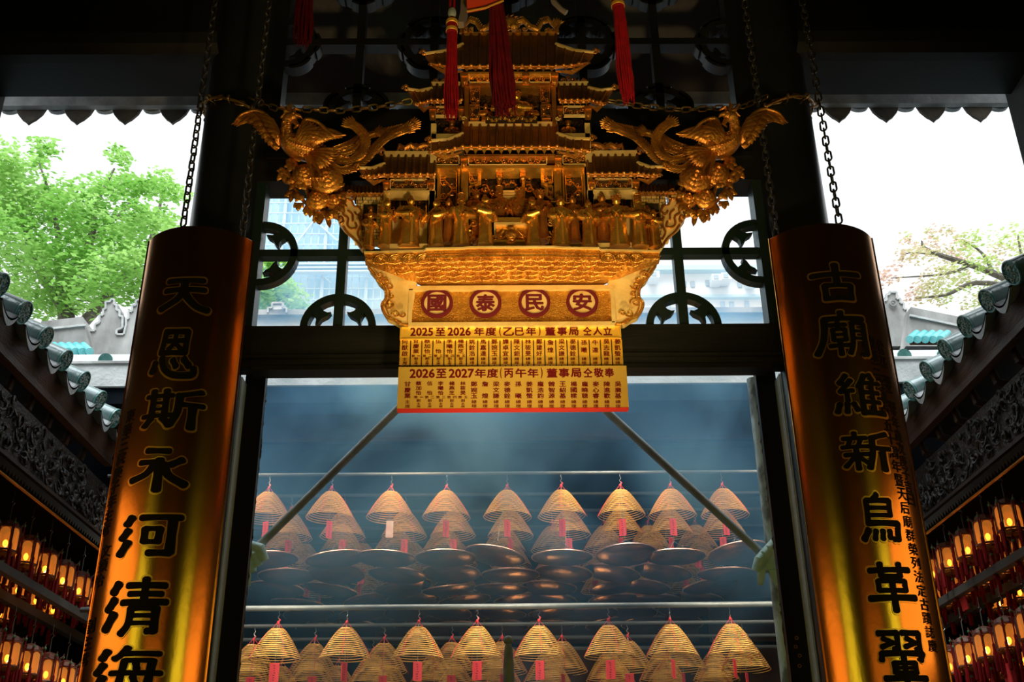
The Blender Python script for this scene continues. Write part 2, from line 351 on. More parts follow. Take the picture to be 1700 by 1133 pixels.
d1 = bpy.data.objects.new('door_1', None); COL.objects.link(d1); d1.location = (X0, 4.33, 0); d1['kind'] = 'structure'
mb = MB().box((X0 - 1.2, 4.27, Z(1.951)), (X0 + 1.2, 4.355, Z(2.148))); mb.build('lintel', M['beamgrey'], d1)
MB().box((X0 - 1.2, 4.25, Z(1.985)), (X0 + 1.2, 4.27, Z(2.0))).build('moulding', M['beamgrey'], d1)
MB().box((X0 - 1.12, 4.255, Z(1.93)), (X0 + 1.12, 4.345, Z(1.951))).build('lintel_lip', M['black'], d1)
for s in (-1, 1):
    def bx(mb, xi, xo, y0, y1, z0, z1):
        a, b = sorted((X0 + s * xi, X0 + s * xo)); return mb.box((a, y0, z0), (b, y1, z1))
    bx(MB(), 1.10, 1.19, 4.46, 4.50, 0, Z(1.951) + .05).build('jamb', M['black'], d1)
    bx(MB(), 1.182, 1.20, 4.375, 4.46, 0, Z(1.951)).build('stone_strip', M['stonestrip'], d1, label='pale grey strip along the door jamb')
    bx(MB(), 1.186, 1.20, 4.345, 4.368, 0, Z(1.951)).build('stone_strip', M['stonestrip'], d1, label='thin pale grey bead beside the door jamb')
    bx(MB(), 1.20, 1.26, 4.36, 4.47, 0, Z(1.951)).build('outer_jamb', M['black'], d1)
    # crumbling plaster along the rear edge of the jamb
    mb = MB(); z = 0.4; rings = []
    while z < Z(1.95):
        q = 1.107 - random.uniform(0.0, 0.012); x1 = X0 + s * q; x2 = X0 + s * 1.12; j = random.uniform(-.003, .003)
        rings.append([V((x1, 4.495 + j, z)), V((x2, 4.495, z)), V((x2, 4.515, z)), V((x1 + s * .004, 4.515 - j, z))]); z += random.uniform(0.012, 0.03)
    mb.loft(rings); mb.build('plaster_edge', M['crumble'], d1, label='crumbling plaster edge of the jamb')
    for dz, dx in ((0, 1.14), (-.035, 1.132), (-.07, 1.144), (-.11, 1.138)):
        mb = MB(); cx = X0 + s * dx; zz = Z(0.82) + dz if s > 0 else Z(0.52) + dz
        mb.tube([(cx + .006 * math.cos(a * PI / 5), 4.458, zz + .006 * math.sin(a * PI / 5)) for a in range(10)], .0014, 5, True); mb.build('bolt_hole', M['goldline'], d1)

# transom window with fretwork
w1 = bpy.data.objects.new('window_1', None); COL.objects.link(w1); w1.location = (X0, 4.33, Z(2.148)); w1['kind'] = 'structure'
WB, WT, WH = Z(2.148), Z(2.897), 1.137
MB().box((X0 - 1.24, 4.25, WT), (X0 + 1.24, 4.40, Z(3.31))).build('top_beam', M['black'], w1)
MB().box((X0 - 1.15, 4.235, Z(3.02)), (X0 + 1.15, 4.25, Z(3.05))).build('moulding', M['black'], w1)
for s in (-1, 1):
    a, b = sorted((X0 + s * WH, X0 + s * (WH + 0.055))); MB().box((a, 4.26, WB), (b, 4.35, WT)).build('side_post', M['fret'], w1)
zm = P(600, 424, 4.31).z
MB().box((X0 - WH, 4.285, zm - .018), (X0 + WH, 4.335, zm + .018)).build('mid_rail', M['fret'], w1)
bxs = [P(570, 424, 4.31).x - X0]; bars = (bxs[0], 0.0, -bxs[0])
for b in bars: MB().box((X0 + b - .021, 4.28, WB), (X0 + b + .021, 4.34, WT)).build('upright_bar', M['fret'], w1)


def arc_ring(mb, c, ro, ri, a0, a1, y0, y1, n=20):
    ring = [V((c[0] + ro * math.cos(a0 + (a1 - a0) * i / n), y0, c[1] + ro * math.sin(a0 + (a1 - a0) * i / n))) for i in range(n + 1)]
    ring += [V((c[0] + ri * math.cos(a1 + (a0 - a1) * i / n), y0, c[1] + ri * math.sin(a1 + (a0 - a1) * i / n))) for i in range(n + 1)]
    return mb.prism(ring, (0, y1 - y0, 0))


HOOK = [(.21, .47), (.30, .455), (.40, .50), (.50, .62), (.60, .66), (.72, .52), (.64, .38), (.585, .26), (.60, .09), (.52, .155), (.45, .27), (.37, .315), (.29, .36)]


def half_round(parent, c, R, rot, y0=4.285, y1=4.335, thick=.2, m='fret', lobes=False):
    mb = MB(); arc_ring(mb, c, R, R * (1 - thick), rot, rot + PI, y0, y1)
    if lobes:
        for k in range(3): arc_ring(mb, (c[0] + math.cos(rot + PI * (k + .5) / 3) * R * .5, c[1] + math.sin(rot + PI * (k + .5) / 3) * R * .5), R * .62, R * .45, rot + PI * (k + .5) / 3 - .7, rot + PI * (k + .5) / 3 + .7, y0, y1, 10)
    ob = mb.build('half_round_bow', M[m], parent)
    for sgn in (1, -1):
        pts = []
        for (u, v) in (HOOK if sgn > 0 else HOOK[::-1]):
            u *= sgn; x = u * R; z = v * R; a = rot
            pts.append(V((c[0] + x * math.cos(a) - z * math.sin(a), y0 + .005, c[1] + x * math.sin(a) + z * math.cos(a))))
        MB().prism(pts, (0, y1 - y0 - .01, 0)).build('leaf_hook', M[m], ob)


RB = .168
for b in (bars[0], bars[2]):
    half_round(w1, (X0 + b, WB), RB, 0); half_round(w1, (X0 + b, WT), RB, PI)
half_round(w1, (X0 - WH, zm), RB, -PI / 2); half_round(w1, (X0 + WH, zm), RB, PI / 2)
half_round(w1, (X0, zm), RB, -PI / 2); half_round(w1, (X0, zm), RB, PI / 2)

# upper window with rounder fretwork
w2 = bpy.data.objects.new('window_2', None); COL.objects.link(w2); w2.location = (X0, 4.33, Z(3.31)); w2['kind'] = 'structure'
UB, UT, UH = Z(3.31), Z(4.55), 1.112
for s in (-1, 1):
    a, b = sorted((X0 + s * UH, X0 + s * (UH + 0.16))); MB().box((a, 4.26, UB), (b, 4.36, UT)).build('side_post', M['black'], w2)
zr = P(600, 79, 4.31).z
for z in (zr, zr + .42): MB().box((X0 - UH, 4.265, z - .02), (X0 + UH, 4.335, z + .02)).build('cross_rail', M['black'], w2)
ub = [P(x, 79, 4.31).x - X0 for x in (600, 722)]
ubars = (ub[0], ub[1], 0.0, -ub[1], -ub[0])
for b in ubars: MB().box((X0 + b - .02, 4.27, UB), (X0 + b + .02, 4.335, UT)).build('upright_bar', M['black'], w2)
for b in (ub[0], 0.0, -ub[0]):
    half_round(w2, (X0 + b, UB), .155, 0, 4.27, 4.335, .26, 'black', True); half_round(w2, (X0 + b, zr + .42), .155, PI, 4.27, 4.335, .26, 'black', True)
for b in (ub[1], -ub[1]):
    half_round(w2, (X0 + b, zr), .17, -PI / 2, 4.27, 4.335, .26, 'black', True); half_round(w2, (X0 + b, zr), .17, PI / 2, 4.27, 4.335, .26, 'black', True)
half_round(w2, (X0 - UH, zr), .155, -PI / 2, 4.27, 4.335, .26, 'black', True); half_round(w2, (X0 + UH, zr), .155, PI / 2, 4.27, 4.335, .26, 'black', True)

# ------------------------------------------------------------------ eave of the front hall seen from below
ev = thing('front_eave', 'dark eave of the front hall with a row of pointed drip tiles against the sky', 'eave', (X0, 5.2, Z(4.0)))
EZ = 5.2 * 0.797
mb = MB(); mb.prism([(X0 - 4.2, 4.58, Z(4.70)), (X0 - 4.2, 5.2, Z(EZ + .03)), (X0 - 4.2, 5.2, Z(EZ + .13)), (X0 - 4.2, 4.58, Z(4.85))], (8.4, 0, 0)); mb.build('roof_boards', M['darkwood'], ev)
MB().box((X0 - 4.2, 5.2, Z(5.2 * .7855)), (X0 + 4.2, 5.24, Z(EZ + .1))).build('fascia_board', M['drip'], ev)
SPC = .0540 * 5.26
zt = Z(5.26 * .7875); zb = Z(5.26 * .7585)
for k in range(-12, 13):
    xc = X0 + .0135 * 5.2 - .055 + SPC * k - .013
    if abs(xc - X0) > 3.3: continue
    hw_ = SPC * .31; h = zt - zb
    ring = [(xc - hw_ * 1.02, 5.25, zt + .02), (xc + hw_ * 1.02, 5.25, zt + .02), (xc + hw_, 5.25, zt - h * .25), (xc + hw_ * .82, 5.25, zt - h * .52), (xc + hw_ * .45, 5.25, zt - h * .78), (xc + hw_ * .2, 5.25, zt - h * .88), (xc, 5.25, zb),
            (xc - hw_ * .2, 5.25, zt - h * .88), (xc - hw_ * .45, 5.25, zt - h * .78), (xc - hw_ * .82, 5.25, zt - h * .52), (xc - hw_, 5.25, zt - h * .25)]
    MB().prism(ring, (0, .018, 0)).build('drip_tile', M['dripbrown'], ev)
    x2 = xc + SPC / 2; rr = SPC * .21
    mb = MB(); mb.prism([(x2 + rr * math.cos(a * PI / 8), 5.27, zt - .012 + rr * .62 * math.sin(a * PI / 8)) for a in range(16)], (0, .03, 0)); mb.build('round_tile_end', M['drip'], ev)
    mb = MB(); mb.tube([(x2, 5.235, zt + .012), (x2, 5.30, zt + .0)], [rr * .62, rr * .5], 12); mb.build('tile_mouth', M['drip'], ev)

# ------------------------------------------------------------------ copper couplet boards on the columns
PYA, PR = 3.95, 0.245


def cyl(px, py, xa):                          # where the line of sight meets the board's face
    d = ray(px, py); ox, oy = -xa, -PYA; A = d.x * d.x + d.y * d.y; B = 2 * (ox * d.x + oy * d.y); C_ = ox * ox + oy * oy - PR * PR
    disc = max(B * B - 4 * A * C_, 0); t = (-B - math.sqrt(disc)) / (2 * A); p = d * t
    return math.atan2(p.x - xa, -(p.y - PYA)), p.z + EYE


BRUSH = {   # brush strokes of the large clerical characters: points on a 100 x 100 field, width
    '天': '18,88 84,90/11|14,64 88,66/11|50,88 48,60 36,38 8,18/13|50,60 60,42 78,22 97,16/14',
    '恩': '28,92 22,52/10|26,92 74,92/9|74,92 72,52/10|22,52 74,52/8|34,74 66,75/7|50,86 46,68 36,58/7|50,70 64,58/7|12,34 6,18/11|26,42 34,22 56,10 92,12 94,24/11|50,38 58,26/10|72,40 84,28/11',
    '斯': '6,80 48,82/9|16,95 16,34/9|38,95 38,34/9|16,64 38,64/6|16,49 38,49/6|2,32 52,34/9|16,26 6,8/10|36,26 48,8/11|94,94 72,86 58,82/10|60,84 58,40 48,10/11|60,60 98,60/10|82,60 82,4/12',
    '永': '28,92 66,90/11|18,66 48,66/10|46,66 30,40 4,28/12|52,70 52,4/14|90,72 72,60/12|60,60 70,36 98,18/14',
    '河': '18,90 10,76/13|14,62 4,46/13|16,36 4,12/14|36,88 98,90/11|44,64 44,36/10|44,64 68,64/9|68,64 66,36/10|44,36 68,36/9|86,88 86,14/13|86,13 54,12/12',
    '清': '18,90 10,76/13|14,62 4,46/13|16,36 4,12/14|36,86 94,86/9|40,71 90,71/8|30,56 98,57/9|64,97 64,56/10|46,46 44,18 34,2/10|46,46 84,46/8|84,46 84,6/11|84,6 74,6/9|46,33 84,33/6|46,20 84,20/6',
    '海': '18,90 10,76/13|14,62 4,46/13|16,36 4,12/14|50,96 40,80 32,74/10|44,84 94,84/9|48,70 42,14/9|48,70 86,70/8|86,70 82,12/10|30,44 98,44/9|40,14 84,14/8|64,64 66,52/8|62,36 66,22/8',
    '古': '4,72 96,74/11|50,98 50,44/12|26,44 26,8/10|26,44 76,44/10|76,44 74,8/10|26,10 76,10/10',
    '廟': '54,98 54,88/10|22,84 96,85/9|24,84 18,40 4,10/11|32,70 60,70/7|46,80 46,64/7|36,60 36,36/7|36,60 58,60/6|58,60 58,36/7|36,48 58,48/5|36,36 58,36/6|28,24 64,24/7|46,36 46,4/8|72,74 70,30 62,6/8|72,74 94,74/7|94,74 94,6/9|94,5 86,4/8|72,56 94,56/5|72,40 94,40/5',
    '維': '28,96 14,78/9|14,78 30,74/8|36,84 14,58/9|14,58 38,60/8|26,58 26,36/8|10,30 4,12/10|24,30 22,10/9|36,30 42,14/9|64,96 50,68/10|54,76 54,6/10|54,78 94,78/8|56,56 90,56/8|56,34 90,34/8|54,9 98,9/10|76,78 76,9/8|74,98 80,86/9',
    '新': '28,98 28,88/9|6,84 50,84/9|18,78 14,66/8|38,78 34,66/8|2,62 54,62/8|6,42 52,42/9|28,60 28,4/9|26,38 4,12/9|30,36 50,18/9|94,96 62,84/11|62,86 60,44 50,6/11|62,58 99,58/10|82,58 82,2/11',
    '鳥': '50,98 40,88/10|24,86 22,38/10|24,86 78,86/9|78,86 76,56/10|24,71 76,71/7|24,56 76,56/7|22,40 92,40/10|92,40 88,8/11|88,8 76,8/9|20,26 8,8/12|36,24 32,8/10|52,24 50,8/10|68,24 68,10/10',
    '革': '8,84 92,86/10|30,98 30,72/10|70,98 70,72/10|30,72 70,72/8|22,62 22,42/9|22,62 78,62/8|78,62 78,42/9|22,42 78,42/8|2,26 98,28/11|50,72 50,0/11',
    '翬': '8,94 44,94/9|44,94 42,62/9|42,62 34,64/8|16,84 28,78/8|12,68 34,76/8|54,94 90,94/9|90,94 88,62/9|88,62 80,64/8|62,84 74,78/8|58,68 80,76/8|10,56 8,44/9|10,56 92,56/9|92,56 86,44/10|30,38 30,20/8|30,38 72,38/7|72,38 72,20/8|30,29 72,29/5|30,20 72,20/7|10,10 92,10/9|50,50 50,-2/9',
}


def brush(ch, extra):
    vs, fs = [], []
    for k, st in enumerate(BRUSH[ch].split('|')):
        p, w_ = st.split('/'); pts = [tuple(float(c) for c in q.split(',')) for q in p.split()]; w_ = float(w_) / 2 + extra
        if len(pts) > 2:
            out = []
            for i in range(len(pts) - 1):
                p0, p1, p2, p3 = pts[max(i - 1, 0)], pts[i], pts[i + 1], pts[min(i + 2, len(pts) - 1)]
                for j in range(5):
                    t = j / 5; out.append(tuple(.5 * (2 * p1[c] + (p2[c] - p0[c]) * t + (2 * p0[c] - 5 * p1[c] + 4 * p2[c] - p3[c]) * t * t + (3 * p1[c] - p0[c] - 3 * p2[c] + p3[c]) * t ** 3) for c in (0, 1)))
            pts = out + [pts[-1]]
        else: pts = [pts[0], tuple((pts[0][c] + pts[1][c]) / 2 for c in (0, 1)), pts[1]]
        n = len(pts); L_, R_ = [], []
        for i in range(n):
            a, b = pts[max(i - 1, 0)], pts[min(i + 1, n - 1)]; dx, dy = b[0] - a[0], b[1] - a[1]; d = math.hypot(dx, dy) or 1; q = w_ * (1 + .16 * abs(2 * i / (n - 1) - 1) ** 2)
            L_.append((pts[i][0] - dy / d * q, pts[i][1] + dx / d * q)); R_.append((pts[i][0] + dy / d * q, pts[i][1] - dx / d * q))
        def cap(c, p, q):       # blunt rounded stroke end
            ux, uy = (p[0] - q[0]) / 2, (p[1] - q[1]) / 2; fx, fy = uy, -ux
            return [(c[0] + ux * math.cos(a) + fx * .75 * math.sin(a), c[1] + uy * math.cos(a) + fy * .75 * math.sin(a)) for a in (.6, 1.15, 1.99, 2.54)]
        ring = L_ + cap(pts[-1], L_[-1], R_[-1]) + R_[::-1] + cap(pts[0], R_[0], L_[0]); o = len(vs)
        vs += [V((x / 100, y / 100, k)) for x, y in ring]; fs.append(tuple(range(o, o + len(ring))))
    x0 = min(v.x for v in vs); x1 = max(v.x for v in vs); y0 = min(v.y for v in vs); y1 = max(v.y for v in vs)
    return [((v.x - x0) / (x1 - x0), (v.y - y0) / (y1 - y0), v.z) for v in vs], fs


def bend(mb, txt, rect, xa, bold, lift, tilt=0.0):
    x0, y0, x1, y1 = rect; xm, ym = (x0 + x1) / 2, (y0 + y1) / 2
    a0 = cyl(x0, ym, xa)[0]; a1 = cyl(x1, ym, xa)[0]; z1 = cyl(xm, y0, xa)[1]; z0 = cyl(xm, y1, xa)[1]
    vs, fs = brush(txt, 2.8 if lift < .0015 else 0.9) if txt in BRUSH and x1 - x0 > 40 else glyph(txt, bold); bm = bmesh.new(); bv = [bm.verts.new((u, v, q)) for u, v, q in vs]
    for f in fs:
        try: bm.faces.new([bv[i] for i in f])
        except ValueError: pass
    nsl = max(2, int(abs(a1 - a0) / .05))
    for k in range(1, nsl):
        bmesh.ops.bisect_plane(bm, geom=bm.verts[:] + bm.edges[:] + bm.faces[:], plane_co=(k / nsl, 0, 0), plane_no=(1, 0, 0))
    bm.verts.index_update(); out = []
    for v in bm.verts:
        a = a0 + (a1 - a0) * v.co.x; R_ = PR + lift + .00012 * v.co.z; out.append((xa + R_ * math.sin(a), PYA - R_ * math.cos(a), z0 + (z1 - z0) * v.co.y))
    mb.add(out, [tuple(x.index for x in f.verts) for f in bm.faces]); bm.free()


def board(s, nm, big, cols):
    xa = X0 + s * 1.27 + (0.0 if s > 0 else 0.0)
    t = thing('couplet_board', 'curved copper couplet board with large black characters on the %s column' % nm, 'couplet board', (xa, PYA - PR, 1.0), 'copper couplet boards')
    n = 40; A0, A1 = -math.radians(60), math.radians(60); top, bot = Z(2.315), Z(-0.9); th = .014; rings = []
    for i in range(n + 1):
        a = A0 + (A1 - A0) * i / n
        q = lambda r, z: V((xa + r * math.sin(a), PYA - r * math.cos(a), z))
        rings.append([q(PR, bot), q(PR, top - .004), q(PR - .004, top), q(PR - th, top), q(PR - th, bot)])
    MB().loft(rings).build('board', M['copper'], t, True)
    for a in (A0, A1):
        sx, cx_ = math.sin(a), math.cos(a); mb = MB()
        mb.tube([(xa + PR * sx, PYA - PR * cx_, bot), (xa + PR * sx, PYA - PR * cx_, top)], .004, 6); mb.build('edge_bead', M['copper'], t, True)
    for ch, rc in big:
        mb = MB(); bend(mb, ch, rc, xa, .030, .0030); o1 = mb.build('character', M['ink'], t, label='large black character')
        mb = MB(); bend(mb, ch, (rc[0] - 3, rc[1] - 3, rc[2] + 3, rc[3] + 3), xa, .030, .0010); mb.build('edge_highlight', M['edgeglint'], o1)  # wider bright copy imitates a highlight round each stroke
    for txt, pa, pb, wd, ht in cols:
        k = len(txt)
        mb = MB()
        for i, ch in enumerate(txt):
            f = i / max(k - 1, 1); cx = pa[0] + (pb[0] - pa[0]) * f; cy = pa[1] + (pb[1] - pa[1]) * f
            bend(mb, ch, (cx - wd / 2, cy - ht / 2, cx + wd / 2, cy + ht / 2), xa, .014, .002)
        mb.build('inscription', M['ink'], t, label='small column of black characters')
    return t


board(-1, 'left', [('天', (267, 461, 353, 519)), ('恩', (253, 546, 331, 630)), ('斯', (238, 645, 341, 714)), ('永', (218, 743, 316, 819)), ('河', (198, 853, 303, 925)), ('清', (175, 958, 280, 1058)), ('海', (156, 1072, 272, 1150))],
      [('東華三院庚子年主席', (217, 690), (176, 880), 13, 20), ('文穎怡', (177, 915), (166, 964), 14, 21), ('副主席', (151, 1040), (140, 1096), 14, 23)])
board(1, 'right', [('古', (1344, 437, 1428, 500)), ('廟', (1347, 516, 1438, 594)), ('維', (1381, 619, 1465, 691)), ('新', (1396, 716, 1479, 784)), ('鳥', (1424, 817, 1492, 901)), ('革', (1438, 933, 1519, 1019)), ('翬', (1458, 1046, 1536, 1142))],
      [('東華三院一百五十周年暨天后廟群榮列法定古蹟誌慶', (1446, 568), (1548, 1073), 14, 20), ('公元二零二零年歲次庚子吉日', (1461, 575), (1512, 830), 11, 19)])

# ------------------------------------------------------------------ chains
lk = MB(); pts = []
for i in range(16):
    a = 2 * PI * i / 16; pts.append(V((.0125 * math.cos(a), 0, .0125 * math.sin(a) + (.0115 if math.sin(a) >= 0 else -.0115))))
lk.tube(pts, .0042, 6, True)
link_protos = {}


def chain(label, path, m, pitch=.0385, group=None, wig=.15):
    path = [V(p) for p in path]; t = thing('chain', label, 'chain', tuple(path[0]), group)
    if m not in link_protos:
        o = lk.build('link', M[m], None, True); link_protos[m] = o.data; bpy.data.objects.remove(o)
    seg = [(path[i + 1] - path[i]).length for i in range(len(path) - 1)]; L = sum(seg); n = int(L / pitch)
    for k in range(n):
        d = (k + .5) * pitch; i = 0
        while i < len(seg) - 1 and d > seg[i]: d -= seg[i]; i += 1
        p = path[i].lerp(path[i + 1], min(d / seg[i], 1)); dr = (path[i + 1] - path[i]).normalized()
        q = dr.to_track_quat('Z', 'Y').to_matrix() @ Matrix.Rotation((k % 2) * PI / 2 + random.uniform(-wig, wig) + .5, 3, 'Z')
        o = bpy.data.objects.new('link', link_protos[m]); COL.objects.link(o); o.parent = t; o.location = p - path[0]; o.rotation_euler = q.to_euler()
    return t


TOPB = Z(2.325)
for s, nm, xo, xi in ((-1, 'left', -1.264, -1.05), (1, 'right', 1.378, 1.146)):
    chain('sooty iron chain hanging in front of the outer edge of the %s column' % nm, [(xo, 3.73, 5.2), (xo, 3.73, TOPB - .02)], 'iron')
    chain('sooty iron chain between the %s column and the fretwork window' % nm, [(xi, 3.83, 5.2), (xi, 3.83, TOPB - .02)], 'iron')
for s, nm in ((-1, 'left'), (1, 'right')):
    def q(px, py, Y):
        p = P(px, py, Y); return p if s < 0 else V((2 * X0 - p.x, p.y, p.z))
    cz = P(395, 162, 4.15).z
    chain('brass chain slung from the %s column behind the gilded phoenix to the carving' % nm, [(X0 + s * 1.235, 4.15, cz), q(455, 179, 4.13), q(492, 181, 4.12), q(560, 184, 4.08), q(625, 178, 4.02), q(684, 168, 3.97)], 'brasschain', .042)
    t = thing('chain_loop', 'brass chain looped around the %s column in a clear sleeve' % nm, 'chain', (X0 + s * 1.325, CY, cz))
    for k in range(20):
        a = 2 * PI * k / 20; o = bpy.data.objects.new('link', link_protos['brasschain']); COL.objects.link(o); o.parent = t
        o.location = (.163 * math.cos(a), .163 * math.sin(a), .05 * math.cos(a) * s - .02); o.rotation_euler = (PI / 2 * (k % 2), PI / 2, a + PI / 2)
    MB().tube([(X0 + s * 1.325 + .165 * math.cos(2 * PI * k / 32), CY + .165 * math.sin(2 * PI * k / 32), cz + .05 * math.cos(2 * PI * k / 32) * s - .02) for k in range(32)], .008, 6, True).build('sleeve', M['brasschain'], t, True)
# ================================================================== GILDED TEMPLE CARVING
YS = 3.9; XM = 0.0566


def S(px, py, d=0.0): return P(px, py, YS + d)


def mirp(p, s): return p if s > 0 else V((2 * XM - p.x, p.y, p.z))       # s = 1: left half, s = -1: its mirror image


def SS(px, py, d, s): return mirp(S(px, py, d), s)


def smooth_path(pts, k=5):
    out = []; n = len(pts)
    for i in range(n - 1):
        p0, p1, p2, p3 = pts[max(i - 1, 0)], pts[i], pts[i + 1], pts[min(i + 2, n - 1)]
        for j in range(k):
            t = j / k; out.append(tuple(.5 * (2 * p1[c] + (p2[c] - p0[c]) * t + (2 * p0[c] - 5 * p1[c] + 4 * p2[c] - p3[c]) * t * t + (3 * p1[c] - p0[c] - 3 * p2[c] + p3[c]) * t ** 3) for c in range(len(p1))))
    out.append(tuple(pts[-1])); return out


GT = thing('temple_carving', 'large gilded wooden temple carving with tiered roofs, figurines and two phoenixes, hung before the door', 'temple carving', (XM, YS, S(850, 541).z))


def pbox(mb, x0, y0, x1, y1, d0, d1, s=1):
    xm, ym = (x0 + x1) / 2, (y0 + y1) / 2
    xa = SS(x0, ym, d0, s).x; xb = SS(x1, ym, d0, s).x; za = S(xm, y1, d0).z; zb_ = S(xm, y0, d0).z
    return mb.box((min(xa, xb), YS + d0, za), (max(xa, xb), YS + d1, zb_))


def gb(name, m, x0, y0, x1, y1, d0, d1, s=1, par=None, label=None):
    return pbox(MB(), x0, y0, x1, y1, d0, d1, s).build(name, M[m], par or GT, label=label)


def spiral(mb, c, r0, turns, a0, rad, dirn=1, n=14, ex=None):          # carved scroll in an upright plane
    pts = []
    for i in range(n + 1):
        f = i / n; a = a0 + dirn * turns * 2 * PI * f; r = r0 * (1 - .86 * f)
        pts.append(V((c.x + r * math.cos(a), c.y, c.z + r * math.sin(a))))
    return mb.tube(pts, [rad * (1 - .35 * i / n) for i in range(n + 1)], 4)


def filigree(name, x0, y0, x1, y1, d, s=1, nx=None, ny=None, m='bronze', back='recess', frame='cream', par=None, fr=1.6, rad=None):
    g = par or GT
    b = pbox(MB(), x0, y0, x1, y1, d + .012, d + .022, s).build(name, M[back], g)
    A = SS(x0, y1, d + .006, s); B = SS(x1, y0, d + .006, s); xa, xb = sorted((A.x, B.x)); za, zb_ = sorted((A.z, B.z)); W, H = xb - xa, zb_ - za
    if nx is None: k = max(min(W, H) / 1.0, .03); nx = max(1, round(W / k)); ny = max(1, round(H / k))
    mb = MB(); cw, chh = W / nx, H / ny; r = min(cw, chh) * .27; rd = rad or max(min(cw, chh) * .07, .0022)
    for i in range(nx):
        for j in range(ny):
            cx = xa + (i + .5) * cw; cz = za + (j + .5) * chh; fl = 1 if (i + j) % 2 else -1
            for u in (-1, 1):
                spiral(mb, V((cx + u * cw * .24, A.y, cz + u * fl * chh * .10)), r, 1.35, PI / 2 * (1 - u) + .4 * fl, rd, u * fl, 11)
            mb.tube([(cx - cw * .46, A.y, cz - fl * chh * .36), (cx - cw * .2, A.y, cz - fl * chh * .42), (cx, A.y, cz), (cx + cw * .2, A.y, cz + fl * chh * .42), (cx + cw * .46, A.y, cz + fl * chh * .36)], rd, 4)
            mb.ell((cx, A.y - rd, cz), min(cw, chh) * .11, 6, 4)
    mb.build('scrollwork', M[m], b, True)
    if frame:
        mb = MB(); t = fr * .0023; yy = YS + d
        mb.box((xa, yy, za), (xa + t, yy + .02, zb_)).box((xb - t, yy, za), (xb, yy + .02, zb_)).box((xa, yy, za), (xb, yy + .02, za + t)).box((xa, yy, zb_ - t), (xb, yy + .02, zb_))
        mb.build('frame', M[frame], b)
    return b


def curl(g, c, r, s=1, m='bronze', name='finial'):
    mb = MB(); spiral(mb, c, r, 1.2, PI if s > 0 else 0, r * .34, -s, 12); mb.ell(c + V((0, 0, r * .9)), (r * .5, r * .4, r * .5), 6, 4)
    return mb.build(name, M[m], g, True)


def roof(nm, x0, x1, yr, ye, dr, de, ribs, s=1, wings=(), ridge=None, drop=9, capsz=.0085, half=None):
    """tiled roof slope between ridge height yr and eave height ye (photo rows), with hipped ends"""
    W = lambda x, y, d: SS(x, y, d, s)
    a, b, c, e = W(x0, yr, dr), W(x1, yr, dr), W(x1, ye, de), W(x0, ye, de)
    nrm = (b - a).cross(e - a).normalized()
    if nrm.y > 0: nrm = -nrm
    mb = MB(); mb.prism([a, b, c, e], -nrm * .014)
    for i in range(ribs + 1):
        f = i / ribs; p = a.lerp(b, f) + nrm * .002; q = e.lerp(c, f) + nrm * .002; mb.tube([p, q], .0068, 6)
    R = mb.build(nm, M['roof'], GT, True, angle=50)
    et = MB(); dp = MB()
    et.tube([e, c], .0042, 6)
    n2 = ribs
    ev_ = [(e.lerp(c, i / n2)) for i in range(n2 + 1)]
    for p in ev_: et.ell(p + nrm * .004, capsz, 7, 5)
    hz = drop * .00232
    for i in range(n2):
        p, q = ev_[i], ev_[i + 1]; u = q - p
        dp.prism([p + u * .1, p + u * .9, p + u * .5 + V((0, .004, -hz))], (0, .006, 0))
    for (side, tx, ty, lx, ly, rt) in wings:      # side 0: at x0, 1: at x1; tip above (tx,ty), tip below (lx,ly); rt = how far down the slope the hip starts
        top = (a.lerp(e, rt) if side == 0 else b.lerp(c, rt)); bot = e if side == 0 else c
        tp = W(tx, ty, de - .01); lo = W(lx, ly, de - .006)
        mw = MB(); m1 = top.lerp(tp, .5) + V((0, 0, -.012)); m2 = bot.lerp(lo, .5) + V((0, 0, -.006))
        mw.prism([top, m1, tp, lo, m2, bot], -nrm * .012)
        for k in (1, 2, 3):
            f = k / 4; pa = top.lerp(m1, min(1, 2 * f)) if f <= .5 else m1.lerp(tp, 2 * f - 1); pb = bot.lerp(m2, min(1, 2 * f)) if f <= .5 else m2.lerp(lo, 2 * f - 1)
            mw.tube([pa + nrm * .002, pb + nrm * .002], .006, 6); et.ell(pb + nrm * .004, capsz, 7, 5)
            dp.prism([pb, pb + (lo - bot) * .16, pb + (lo - bot) * .08 + V((0, .004, -hz))], (0, .006, 0))
        et.tube([bot, m2, lo], .0042, 6)
        wob = mw.build('hipped_end', M['roof'], R, True, angle=50)
        mw = MB(); mw.tube([top + nrm * .006, m1 + nrm * .006, tp + nrm * .006], [.009, .008, .007], 6); mw.build('hip_ridge', M['cream'], R, True)
        dirn = 1 if (tp.x > top.x) else -1
        curl(R, tp + V((dirn * .008, -.004, .006)), .017, -dirn)
        curl(R, lo + V((dirn * .004, -.004, -.008)), .010, -dirn)
        # pale underside board of the upturned corner
        MB().prism([bot + V((0, .03, 0)), m2 + V((0, .03, 0)), lo + V((0, .012, 0)), bot.lerp(lo, .55) + V((0, .035, -.024))], (0, .008, 0)).build('corner_board', M['bronze'], R)
    et.build('eave_trim', M['bronze'], R, True); dp.build('drip_fringe', M['bronze' if drop < 12 else 'gold'], R)
    if ridge:
        hh, mm = ridge; up = V((0, 0, hh)); mb = MB()
        mb.prism([a + V((0, -.006, -.004)), b + V((0, -.006, -.004)), b + up + V((0, -.006, 0)), a + up + V((0, -.006, 0))], (0, .02, 0))
        for i in range(ribs):
            p = a.lerp(b, (i + .5) / ribs); mb.prism([p + V((0, -.007, 0)) + (b - a) / ribs * .36 * t + V((0, 0, zz)) for t, zz in ((-1, 0), (1, 0), (.7, -.016), (-.7, -.016))], (0, .008, 0))
        mb.build('ridge_board', M[mm], R)
    return R


